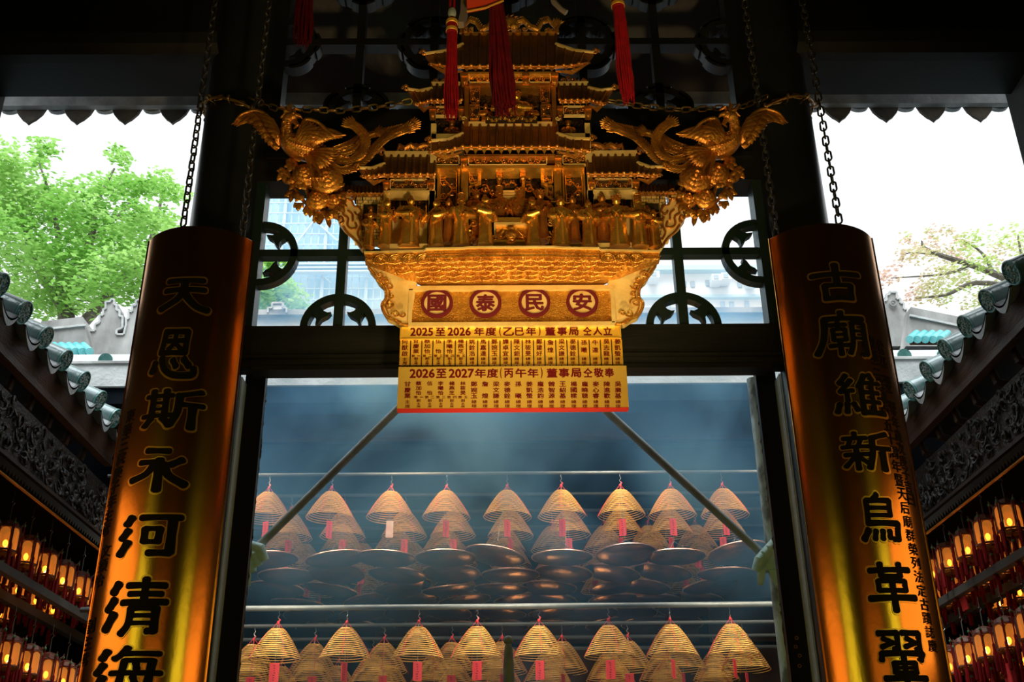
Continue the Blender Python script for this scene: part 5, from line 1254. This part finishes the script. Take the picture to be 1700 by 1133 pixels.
stepped('gable_ornament', 'stepped grey gable ornament with a notch, left of the left couplet board', [(146, 592), (146, 560), (136, 560), (136, 550), (158, 550), (158, 540), (166, 536), (166, 524), (172, 524), (172, 514), (176, 514), (176, 502), (184, 502), (184, 498), (190, 498), (190, 507), (194, 507), (194, 516), (199, 516), (199, 526), (204, 526), (204, 545), (194, 549), (194, 556), (206, 556), (210, 540), (210, 530), (214, 530), (214, 518), (220, 518), (220, 508), (226, 508), (226, 500), (236, 497), (256, 497), (256, 592)], 7.75, .25, 'stained')
stepped('gable_ornament', 'stepped grey gable ornament with a small ring, right of the right couplet board', [(1455, 575), (1455, 522), (1461, 522), (1461, 512), (1466, 512), (1466, 500), (1471, 500), (1471, 490), (1476, 490), (1476, 486), (1488, 486), (1488, 497), (1494, 497), (1494, 504), (1500, 504), (1500, 514), (1506, 514), (1506, 524), (1512, 524), (1512, 538), (1530, 538), (1530, 575)], 7.75, .25, 'stained')
stepped('gable_ornament', 'small stepped white ornament seen through the left of the fretwork', [(445, 520), (445, 512), (452, 512), (452, 504), (470, 504), (470, 512), (476, 512), (476, 520)], 7.95, .2, 'whiteroof')
c = P(1482, 505, 7.74); mb = MB(); mb.tube([c + V((.025 * math.cos(a * PI / 6), -.01, .025 * math.sin(a * PI / 6))) for a in range(12)], .01, 6, True); tag(mb.build('stone_ring', M['stained']), 'small round stone ring on the right gable ornament', 'ring')
for s, nm, x0, x1, y0, y1 in ((-1, 'left', 68, 151, 526, 592), (1, 'right', 1512, 1612, 520, 575)):
    t = thing('ridge_block', 'weathered concrete ridge block behind the %s row of teal tiles' % nm, 'ridge block', tuple(P((x0 + x1) / 2, y1, 7.6)))
    sl = 8 if s < 0 else -10
    pr = [(x0, y0 + sl), (x1 - (14 if s < 0 else 0), y0 - (0 if s < 0 else sl)), (x1, y1), (x0 - (0 if s < 0 else 8), y1)]
    MB().prism([P(x, y, 7.6) for x, y in pr], (0, .3, 0)).build('block', M['stained'], t)
    MB().tube([P(x0 - 2, y0 + sl + 14, 7.59), P(x1 - 8, y0 + 14 - (0 if s < 0 else sl), 7.59)], .012, 4).build('moulding', M['concrete'], t)
for s, nm, xs, yy in ((-1, 'left', (96, 108, 120, 132, 144), 577), (1, 'right', (1515, 1528, 1541, 1554, 1566), 557)):
    t = thing('teal_tile_ridge', 'short row of bright teal roof tiles on the rear roof, %s side' % nm, 'tiles', tuple(P(xs[0], yy + 12, 7.45)))
    for x in xs:
        a, b = P(x + (-s) * -5 * s, yy, 7.45), P(x + 2 * s * -1 + (8 if s < 0 else -6), yy + 9, 7.33); MB().tube([P(x - (6 if s < 0 else -7), yy - 3, 7.5), P(x + (5 if s < 0 else -5), yy + 7, 7.35)], .030, 10).build('teal_tile', M['teal'], t, True)
    MB().tube([P(xs[0] - 4, yy + 12, 7.42), P(xs[-1] + 6, yy + 12, 7.42)], .02, 6).build('tile_bed', M['rearwood'], t)

# ================================================================== PIPES, COILS, PANS
YF = 5.6
vp = thing('scaffold_pipe', 'upright pale peeling pipe beside the right door jamb', 'pipe', tuple(P(1300, 1133, YF)))
a = P(1256, 690, YF); MB().tube([(a.x, YF, 0), (a.x, YF, a.z + .22)], .032, 12).build('pipe', M['oldpaint'], vp, True)
MB().tube([(a.x + .045, YF + .03, 0), (a.x + .045, YF + .03, a.z + .22)], .014, 8).build('thin_pipe', M['oldpaint'], vp, True)
MB().tube([(a.x + .006, YF, P(1270, 935, YF).z), (a.x + .006, YF, 0)], .024, 12).build('lower_pipe', M['pipe'], vp, True)
lp = P(394, 940, YF); t = thing('scaffold_pipe', 'upright pipe mostly hidden behind the left door jamb', 'pipe', (lp.x, YF, 0)); MB().tube([(lp.x, YF, 0), (lp.x, YF, lp.z + 1.1)], .026, 12).build('pipe', M['pipe'], t, True)
for pa, pb, lb in (((397, 939), (700, 640), 'slanting grey brace pipe on the left rising behind the name plates'), ((1274, 928), (960, 640), 'slanting grey brace pipe on the right rising behind the name plates')):
    t = thing('brace_pipe', lb, 'pipe', tuple(P(*pa, YF))); MB().tube([P(*pa, YF - .02), P(*pb, YF - .02)], .022, 12).build('pipe', M['pipe'], t, True)
for c, sg, lb in ((P(1268, 935, YF), 1, 'mint cloth wrapping the joint of the right pipes'), (P(405, 937, YF), -1, 'mint cloth wrapping the foot of the left brace pipe')):
    t = thing('cloth_wrap', lb, 'cloth', tuple(c)); mb = MB()
    for q in range(3):
        mb.tube([c + V((-.05 * sg + .03 * q, -.035, -.05 + .03 * q)), c + V((-.03 * sg + .03 * q, -.06, .0 + .03 * q)), c + V((.01 + .03 * q * sg, -.05, .05 + .03 * q))], [.028, .034, .024], 10)
    mb.tube([c + V((.03, -.03, -.05)), c + V((.02, -.03, .06))], .045, 10); mb.build('wrap', M['rope'], t, True)
    for q in (-1, 1): mb = MB(); mb.blade([c + V((q * .02, -.05, -.03)), c + V((q * .035, -.06, -.08)), c + V((q * .045, -.055, -.13))], [.016, .022, .012], (0, -1, 0), .006); mb.build('cloth_tail', M['rope'], t, True)
ZU = Z(.3424 * 7.3); ZL = Z(.2145 * 7.2)
UY = [7.3, 7.78, 8.2, 8.65, 9.1, 9.6]; LY = [7.26, 7.82, 8.28, 8.75]
for y, z, r, lb in ((7.2, ZL, .019, 'near horizontal pipe carrying the lower front row of incense coils'), (7.78, ZL, .014, 'horizontal pipe carrying the second lower row of incense coils'), (8.28, ZL, .014, 'horizontal pipe carrying the third lower row of incense coils'), (8.75, ZL, .014, 'horizontal pipe carrying the fourth lower row of incense coils'),
                    (9.6, ZU, .012, 'thin pipe carrying the sixth upper row of incense coils'), (7.3, ZU, .012, 'thin horizontal pipe carrying the upper front row of incense coils'), (7.78, ZU, .012, 'thin pipe carrying the second upper row of incense coils'), (8.2, ZU, .012, 'thin pipe carrying the third upper row of incense coils'), (8.65, ZU, .012, 'thin pipe carrying the fourth upper row of incense coils'), (9.1, ZU, .012, 'thin pipe carrying the fifth upper row of incense coils')):
    t = thing('hanging_pipe', lb, 'pipe', (X0, y, z)); MB().tube([(-2.75, y, z), (2.85, y, z)], r, 10).build('pipe', M['frontpipe' if y < 7.4 else 'backpipe'], t, True)


def make_coil(h, r, tagw, hook, m_tag='redtag', name='incense_coil'):
    t = thing(name, '', 'incense coil', (0, 0, 0)); N = 15; pts = []; S_ = 26
    def rad(f): return r * (.20 + .80 * f ** .85) if f > 0 else r * .2
    for i in range(N * S_ + 1):
        f = i / (N * S_); a = 2 * PI * i / S_; pts.append(V((rad(f) * math.cos(a), rad(f) * math.sin(a), -.045 - (h - .045) * (f ** 1.12))))
    MB().tube(pts, [.0033] * (len(pts) - 6) + [.0032, .003, .003, .0025, .002, .001], 5).build('spiral', M['incense'], t, True)
    mb = MB()
    for k in range(4):
        a = .5 + k * PI / 2; mb.tube([V((.004 * math.cos(a), .004 * math.sin(a), -.005))] + [V((rad(f) * 1.03 * math.cos(a), rad(f) * 1.03 * math.sin(a), -.045 - (h - .045) * f ** 1.12)) for f in (0, .15, .3, .45, .6, .75, .88, 1)], .0016, 4)
    mb.build('thread', M['redthread'], t, True)
    mb = MB(); mb.ell((0, 0, -.006), (.010, .010, .012), 7, 5); mb.tube([(0, 0, -.005), (.012, .004, .012), (.004, 0, .02)], .004, 5); mb.build('knot', M['redthread'], t, True)
    mb = MB(); mb.tube([(0, 0, -.002), (.006, 0, .012), (-.005, 0, .03), (.008, 0, .045), (.0, 0, .06), (0, 0, hook)], .0022, 5); mb.tube([(0, .0, -.02), (0, 0, -h - .02)], .0016, 4); mb.build('hook_wire', M['wire'], t, True)
    mb = MB(); mb.box((-tagw / 2, -.002, -h - .135), (tagw / 2, .002, -h - .015)); tg = mb.build('paper_tag', M[m_tag], t)
    if m_tag == 'redtag':
        mb = MB(); random.seed(4)
        for j in range(7): mb.box((-.006 + random.uniform(-.004, .004), -.0026, -h - .125 + .015 * j), (.004 + random.uniform(-.003, .006), -.0021, -h - .120 + .015 * j))
        mb.build('brush_marks', M['maroon'], tg)
    return t


CU = make_coil(.235, .168, .05, ZU - Z(.3303 * 7.3)); CL = make_coil(.25, .172, .062, ZL - Z(.2013 * 7.3)); CW = make_coil(.235, .168, .05, ZU - Z(.3303 * 7.3), 'whitetag')
XU = [-.221, -.161, -.104, -.051, .007, .059, .116, .164, .214]
XL = [-.262, -.201, -.139, -.074, -.021, .035, .098, .154, .209]
usedU = usedL = False
UPX = {}
for j, y in enumerate(UY):
    for i, q in enumerate(XU):
        x = q * 7.3 + (0 if j == 0 else random.uniform(-.03, .03) + (.05 if j % 2 else -.03))
        UPX[j, i] = x
        where = 'front upper row' if j == 0 else 'upper row, %s row back' % ORD[j]
        if j == 0 and i == 2: src = CW; o = CW
        else: o = CU if not usedU else copy_tree(CU); usedU = True
        o.location = (x, y, Z(.3303 * 7.3)); o.rotation_euler = (0, 0, random.uniform(-1.0, 1.0)); o['group'] = 'upper incense coils'
        o['label'] = 'incense coil with a pale paper tag, third from left, front upper row' if o is CW else 'hanging yellow incense coil, %s from left, %s' % (ORD[i], where)
        if o is CW: o.rotation_euler = (0, 0, .1)
for j, y in enumerate(LY):
    for i, q in enumerate(XL):
        x = q * 7.28 + (0 if j == 0 else random.uniform(-.03, .03) + (.17 if j % 2 else .06))
        o = CL if not usedL else copy_tree(CL); usedL = True
        zz = Z(.2013 * 7.3)
        o.location = (x, y, zz); o.rotation_euler = (0, 0, random.uniform(-.5, .5) if random.random() < .7 else 1.1); o['group'] = 'lower incense coils'
        o['label'] = 'hanging yellow incense coil, %s from left, %s' % (ORD[i], 'front lower row' if j == 0 else 'lower row, %s row back' % ORD[j])


def make_pan():
    t = thing('ash_pan', '', 'pan', (0, 0, 0)); R_ = .208
    mb = MB(); mb.lathe([(.002, -.034), (R_ * .55, -.032), (R_ * .85, -.02), (R_ * .99, -.004), (R_ * .995, .004), (R_ * .97, .003), (R_ * .83, -.014), (R_ * .5, -.026), (.002, -.028)], n=36); mb.build('dish', M['pan'], t, True)
    MB().tube([(R_ * math.cos(2 * PI * k / 36), R_ * math.sin(2 * PI * k / 36), .002) for k in range(36)], .006, 6, True).build('rim', M['panrim'], t, True)
    for k in range(3):
        a = 2 * PI * k / 3 + .5; mb = MB(); mb.tube([(R_ * .98 * math.cos(a), R_ * .98 * math.sin(a), 0), (0, 0, .105)], .0024, 4); mb.build('chain_leg', M['wire'], t)
    MB().tube([(0, 0, .10), (0, 0, .515)], .0016, 4).build('hanging_wire', M['wire'], t)
    return t


PN = make_pan(); usedP = False; random.seed(77)
for j, y in enumerate(UY):
    for i, q in enumerate(XU):
        x = UPX[j, i]
        o = PN if not usedP else copy_tree(PN); usedP = True
        o.rotation_euler = (random.uniform(-.10, .05), random.uniform(-.16, .16), random.uniform(-.5, .5)); o.location = V((x, y, Z(.3303 * 7.3) - .006)) - o.rotation_euler.to_matrix() @ V((0, 0, .5095)); o['group'] = 'ash pans under the upper coils'
        o['label'] = 'round copper ash pan, %s from left, %s' % (ORD[i], 'front row under the upper coils' if j == 0 else '%s row back under the upper coils' % ORD[j])
# beams and planks of the rear hall ceiling
random.seed(3)
for k, (y, z) in enumerate(((7.9, 2.95), (9.0, 2.9), (10.2, 2.85))):
    t = tag(MB().box((-2.88, y, Z(z)), (2.98, y + .14, Z(z) + .16)).build('cross_beam', M['rearwall']), 'smoke-blackened cross beam of the rear hall, %s from the courtyard' % ORD[k], 'beam')
t = thing('plank_screen', 'brown smoked plank screen high on the rear wall of the incense hall', 'screen', (.4, 10.6, Z(1.6)))
MB().box((-2.0, 10.62, Z(1.2)), (2.8, 10.7, Z(3.4))).build('backing', M['rearwall'], t)
for i in range(5):
    for j in range(4): MB().box((-1.2 + i * .8, 10.58, Z(1.5 + j * .42)), (-.5 + i * .8, 10.63, Z(1.86 + j * .42))).build('plank_panel', M['rearwood'], t)
# spear-shaped finial rising from below
fn = thing('finial_post', 'grey ball-topped metal post rising into view at the bottom centre', 'post', (P(845, 1133, 4.9).x, 4.9, 0))
b = P(844, 1064, 4.9); mb = MB(); mb.lathe([(.030, 0), (.030, b.z - .6), (.024, b.z - .12), (.018, b.z - .035), (.014, b.z - .016)], (b.x, b.y, 0), 16); mb.build('shaft', M['finial'], fn, True); MB().ell(b, .0215, 16, 10).build('ball', M['finial'], fn, True)

# ================================================================== TASSELS AND RED BANNER IN FRONT
def big_tassel(label, top, bot, Y, w0, w1, up=0.9, band=True, m='red', n=46, seed=1):
    a, b = P(*top, Y), P(*bot, Y); t = thing('tassel', label, 'tassel', tuple(a)); random.seed(seed); L = (b - a)
    sc = (a - V((0, 0, EYE))).length / F
    w0 *= sc; w1 *= sc
    for i in range(n):
        q = 2 * PI * i / n * 2.399; rr = math.sqrt((i + .5) / n); e = V((math.cos(q), math.sin(q) * .8, 0)); k = random.uniform(.9, 1.0)
        p0 = a + e * w0 * rr; p3 = a + L * k + e * w1 * rr * random.uniform(.7, 1.15); m1 = p0.lerp(p3, .4) + V((random.uniform(-.3, .3) * w1 * .4, 0, 0))
        MB().tube([p0, m1, p0.lerp(p3, .75) + V((random.uniform(-.2, .2) * w1, 0, 0)), p3], [w0 * .17, w1 * .16, w1 * .15, w1 * .06], 5).build('strand', M[m], t, True)
    if band:
        hh = 26 * sc; mb = MB(); mb.lathe([(w0 * .5, hh * 1.1), (w0 * .9, hh * .9), (w0 * 1.12, hh * .4), (w0 * 1.12, -hh * .1), (w0 * 1.0, -hh * .2)], a, 18); hd_ = mb.build('head', M['red'], t, True)
        for z in (.62, .0): mb = MB(); mb.lathe([(w0 * 1.0, hh * (z - .10)), (w0 * 1.2, hh * (z - .06)), (w0 * 1.2, hh * (z + .16)), (w0 * 1.0, hh * (z + .2))], a, 18); mb.build('gold_band', M['goldthread'], hd_, True)
        MB().ell(a + V((0, 0, hh * 1.45)), (w0 * .85, w0 * .85, hh * .45), 14, 9).build('knob', M['finial'], hd_, True)
    for u in (-1, 1): MB().tube([a + V((u * w0 * .4, 0, 0)), a + V((u * w0 * .4, 0, up))], .004, 5).build('cord', M['red'], t)
    return t


big_tassel('red tassel with gold bands hanging just left of the top roof', (750, 52), (748, 200), 2.6, 8, 11, seed=1)
big_tassel('long dark red tassel hanging under the red banner before the top roof', (823, 6), (838, 190), 2.7, 11, 20, band=False, m='darkred', n=60, seed=2)
big_tassel('red tassel with gold bands hanging at right before the fretwork', (1026, 10), (1043, 172), 2.6, 9, 13, seed=3)
big_tassel('dark red tassel hanging at left before the fretwork', (507, -40), (500, 74), 2.7, 10, 15, band=False, m='darkred', seed=4)
bn = thing('banner', 'corner of a red cloth banner with a pale gold hem at the top centre', 'banner', tuple(P(800, 0, 2.7)))
MB().prism([P(x, y, 2.68) for x, y in ((776, 18), (806, 12), (834, 0), (834, -60), (770, -60))], (0, .01, 0)).build('cloth', M['crimson'], bn)
MB().tube([P(775, 19, 2.675), P(806, 13, 2.675), P(836, 1, 2.675)], .0035, 6).build('hem', M['goldthread'], bn)
lb_ = thing('lantern_bracket', 'dark corner of a hanging lantern frame beside the red banner', 'bracket', tuple(P(772, 0, 2.72)))
MB().prism([P(x, y, 2.72) for x, y in ((767, -40), (777, -40), (776, 18), (770, 36), (760, 36), (764, 20))], (0, .03, 0)).build('frame_corner', M['lanternframe'], lb_)
MB().tube([P(913, -30, 2.72), P(920, 4, 2.72), P(932, 16, 2.72), P(940, 21, 2.72)], [.012, .010, .009, .010], 8).build('frame_arm', M['lanternframe'], lb_, True)

# ================================================================== TREES AND BUILDINGS BEHIND
def tree(label, base, limbs, clumps, m, dens, leaf, seed, droop=.3):
    random.seed(seed); t = thing('tree', label, 'tree', tuple(base)); mb = MB()
    for pts, r0, r1 in limbs:
        n = len(pts); mb2 = MB(); mb2.tube(smooth_path([tuple(p) for p in pts], 4), [r0 + (r1 - r0) * i / (4 * (n - 1)) for i in range(4 * (n - 1) + 1)], 7); mb2.build('branch', M['bark'], t, True)
    mb = MB()
    for c, R_ in clumps:
        nn = int(dens * R_ ** 2)
        for _ in range(nn):
            while True:
                e = V((random.uniform(-1, 1), random.uniform(-1, 1), random.uniform(-1, 1)))
                if e.length <= 1: break
            e = e * (.55 + .45 * random.random()); p = V(c) + V((e.x * R_, e.y * R_, e.z * R_ * .62))
            a = random.uniform(0, 2 * PI); d = V((math.cos(a), math.sin(a), random.uniform(-droop, .25))).normalized(); q = d.cross(V((random.uniform(-.5, .5), random.uniform(-.5, .5), 1))).normalized(); L_ = leaf * random.uniform(.6, 1.3)
            mb.add([p, p + d * L_ * .5 + q * L_ * .27, p + d * L_, p + d * L_ * .5 - q * L_ * .27], [(0, 1, 2, 3)])
    o = mb.build('foliage', M[m], t); return t


def PT(x, y, Y): return P(x, y, Y)


random.seed(31)
YT = 15
cl = []
for x, y, r in ((20, 300, 1.0), (60, 350, 1.0), (110, 330, .8), (170, 320, .7), (205, 300, .55), (150, 380, .9), (210, 380, .85), (260, 360, .65), (285, 330, .45), (240, 310, .5), (40, 420, 1.0), (110, 430, 1.0), (180, 440, .9), (240, 430, .8), (295, 400, .6), (20, 490, 1.0), (90, 500, .9), (160, 480, .8), (230, 480, .7), (290, 460, .6), (-20, 360, 1.0), (-60, 450, 1.2), (75, 250, .4), (10, 265, .5), (195, 262, .4), (60, 262, .3), (270, 300, .4), (310, 440, .6), (300, 500, .5), (330, 480, .6), (230, 350, .5)):
    for _ in range(3): cl.append((PT(x + random.uniform(-14, 14), y + random.uniform(-12, 12), YT + random.uniform(-1.4, 1.4)), r * random.uniform(.55, .8)))
bs = PT(120, 900, YT); lm = [([bs, PT(118, 620, YT), PT(110, 520, YT), PT(100, 430, YT)], .20, .09), ([PT(110, 520, YT), PT(60, 440, YT), PT(30, 330, YT)], .09, .02), ([PT(108, 480, YT), PT(150, 400, YT), PT(160, 340, YT), PT(190, 280, YT)], .09, .015), ([PT(115, 560, YT), PT(200, 470, YT), PT(250, 400, YT), PT(270, 320, YT)], .10, .015), ([PT(200, 470, YT), PT(270, 430, YT), PT(300, 380, YT)], .05, .012), ([PT(150, 400, YT), PT(205, 350, YT), PT(240, 300, YT)], .04, .01), ([PT(100, 430, YT), PT(90, 350, YT), PT(65, 270, YT)], .06, .01)]
tree('broad green leafy tree filling the sky behind the left eave', (bs.x, bs.y, 0), lm + [([V((bs.x, bs.y, 0)), bs], .22, .2)], cl, 'leaf', 760, .105, 5)
cl = []
for x, y, r in ((1525, 420, .35), (1500, 432, .3), (1550, 412, .3), (1590, 420, .4), (1610, 405, .4), (1640, 440, .45), (1570, 455, .45), (1545, 480, .4), (1600, 470, .45), (1525, 490, .35), (1650, 480, .4), (1690, 395, .35), (1705, 420, .4), (1480, 460, .25), (1465, 462, .2), (1560, 500, .3), (1620, 500, .35), (1500, 400, .18), (1540, 390, .2), (1660, 410, .3), (1580, 385, .2)):
    for _ in range(3): cl.append((PT(x + random.uniform(-12, 12), y + random.uniform(-9, 9), 12 + random.uniform(-.6, .6)), r * random.uniform(.45, .75)))
bs = PT(1800, 560, 12)
lm = [([bs, PT(1720, 490, 12), PT(1640, 450, 12), PT(1545, 418, 12), PT(1530, 400, 12)], .08, .010), ([PT(1700, 480, 12), PT(1620, 470, 12), PT(1570, 490, 12), PT(1520, 495, 12)], .045, .008), ([PT(1650, 455, 12), PT(1630, 420, 12), PT(1600, 400, 12)], .03, .006), ([PT(1610, 440, 12), PT(1570, 455, 12), PT(1480, 462, 12)], .025, .005), ([PT(1730, 500, 12), PT(1700, 440, 12), PT(1690, 390, 12)], .04, .008), ([PT(1560, 424, 12), PT(1510, 420, 12), PT(1495, 430, 12)], .012, .004), ([V((bs.x, 12, 0)), bs], .14, .1)]
tree('sparse tree with pinkish young leaves reaching over the right eave', (bs.x, 12, 0), lm, cl, 'leafdry', 900, .062, 8)
cl = []; YB = 16
for x, y, r in ((450, 470, .5), (470, 490, .6), (440, 500, .6), (490, 500, .4), (455, 440, .4), (445, 430, .3), (480, 470, .35), (430, 480, .6), (500, 512, .3)):
    for _ in range(3): cl.append((PT(x + random.uniform(-8, 8), y + random.uniform(-8, 8), YB + random.uniform(-.5, .5)), r * random.uniform(.6, .8)))
bs = PT(455, 620, YB); tree('small green tree seen through the left of the fretwork window', (bs.x, YB, 0), [([V((bs.x, YB, 0)), bs, PT(458, 520, YB), PT(450, 440, YB)], .1, .02), ([PT(458, 520, YB), PT(485, 480, YB)], .04, .01)], cl, 'leaf', 620, .11, 6)
# scaffolded tower wrapped in blue netting
YW = 30; a, b = PT(380, 560, YW), PT(700, 290, YW)
t = thing('scaffolded_tower', 'tall tower wrapped in pale blue scaffold netting behind the left fretwork', 'building', (a.x, YW, 0))
MB().box((a.x, YW, 0), (b.x, YW + 6, b.z + .5)).build('netting', M['netting'], t)
for i in range(26):
    x = a.x + (b.x - a.x) * i / 25; MB().tube([(x, YW - .12, 0), (x, YW - .12, b.z + .5)], .022 if i % 6 else .06, 5).build('upright_pole', M['bamboo'], t)
for i in range(16):
    z = a.z + (b.z - a.z) * i / 15; MB().tube([(a.x, YW - .16, z), (b.x, YW - .16, z)], .02, 5).build('ledger_pole', M['bamboo'], t)
for i, (x0, y0, x1, y1) in enumerate(((470, 318, 560, 400), (560, 318, 480, 420), (450, 380, 550, 470), (560, 400, 640, 330))): MB().tube([PT(x0, y0, YW - .2), PT(x1, y1, YW - .2)], .03, 5).build('cross_brace', M['bamboo'], t)
for y in (452, 458, 464): MB().box((a.x, YW - .5, PT(500, y, YW).z), (b.x, YW - .3, PT(500, y, YW).z + .05)).build('catch_platform', M['bamboo'], t)
# white block with air conditioners on the right
YR = 32; a, b = PT(1000, 560, YR), PT(1300, 452, YR)
t = thing('white_block', 'white building with a pale blue parapet and air conditioners behind the right fretwork', 'building', (a.x, YR, 0))
MB().box((a.x, YR, 0), (b.x, YR + 5, b.z)).build('wall', M['whitewall'], t)
MB().box((a.x, YR - .3, b.z - .05), (b.x, YR + 5.1, b.z + .12)).build('parapet', M['bluetrim'], t); MB().box((a.x, YR - .2, PT(1150, 498, YR).z), (b.x, YR, PT(1150, 494, YR).z)).build('string_course', M['bluetrim'], t)
for x, y in ((1087, 455), (1190, 460), (1206, 458), (1250, 462)): p = PT(x, y, YR - .6); u = MB().box((p.x - .16, p.y, p.z - .12), (p.x + .16, p.y + .5, p.z + .12)).build('air_conditioner', M['canvas'], t); MB().box((p.x - .1, p.y - .02, p.z - .08), (p.x + .06, p.y, p.z + .08)).build('fan_grille', M['winglass'], u)
for x, y in ((1136, 472), (1150, 472), (1175, 470), (1186, 470), (1197, 470), (1205, 470), (1228, 472), (1240, 472), (1090, 508), (1110, 508), (1200, 506), (1215, 506), (1240, 505)):
    p = PT(x, y, YR - .02); MB().box((p.x - .07, p.y - .03, p.z - .12), (p.x + .07, p.y, p.z + .10)).build('window', M['winglass'], t)

# ================================================================== HAZE OF INCENSE SMOKE
hz = bpy.data.materials.new('incense_haze'); hz.use_nodes = True; N = hz.node_tree.nodes; L = hz.node_tree.links; N.clear()
o = N.new('ShaderNodeOutputMaterial'); vs = N.new('ShaderNodeVolumeScatter'); vs.inputs['Color'].default_value = (0.22, 0.57, 1.0, 1); vs.inputs['Anisotropy'].default_value = 0.1
tc = N.new('ShaderNodeTexCoord'); nz = N.new('ShaderNodeTexNoise'); nz.inputs['Scale'].default_value = 0.95; nz.inputs['Detail'].default_value = 4; nz.inputs['Distortion'].default_value = .6
mr = N.new('ShaderNodeMapRange'); mr.inputs['From Min'].default_value = .42; mr.inputs['From Max'].default_value = .64; mr.inputs['To Min'].default_value = .16; mr.inputs['To Max'].default_value = 2.3
L.new(tc.outputs['Object'], nz.inputs['Vector']); L.new(nz.outputs['Fac'], mr.inputs['Value']); sx = N.new('ShaderNodeSeparateXYZ'); L.new(tc.outputs['Object'], sx.inputs[0]); m2 = N.new('ShaderNodeMapRange'); m2.interpolation_type = 'SMOOTHSTEP'
m2.inputs['From Min'].default_value = Z(1.1); m2.inputs['From Max'].default_value = Z(2.1); m2.inputs['To Min'].default_value = .12; m2.inputs['To Max'].default_value = 1.0; L.new(sx.outputs['Z'], m2.inputs['Value'])
mu = N.new('ShaderNodeMath'); mu.operation = 'MULTIPLY'; L.new(mr.outputs[0], mu.inputs[0]); L.new(m2.outputs[0], mu.inputs[1]); L.new(mu.outputs[0], vs.inputs['Density']); L.new(vs.outputs[0], o.inputs['Volume'])
hb_ = MB().box((-1.68, 5.72, Z(.3)), (1.80, 6.5, Z(3.3))).build('incense_smoke', hz); tag(hb_, 'thin blue incense smoke drifting in the courtyard before the coils', 'smoke'); hb_['kind'] = 'stuff'
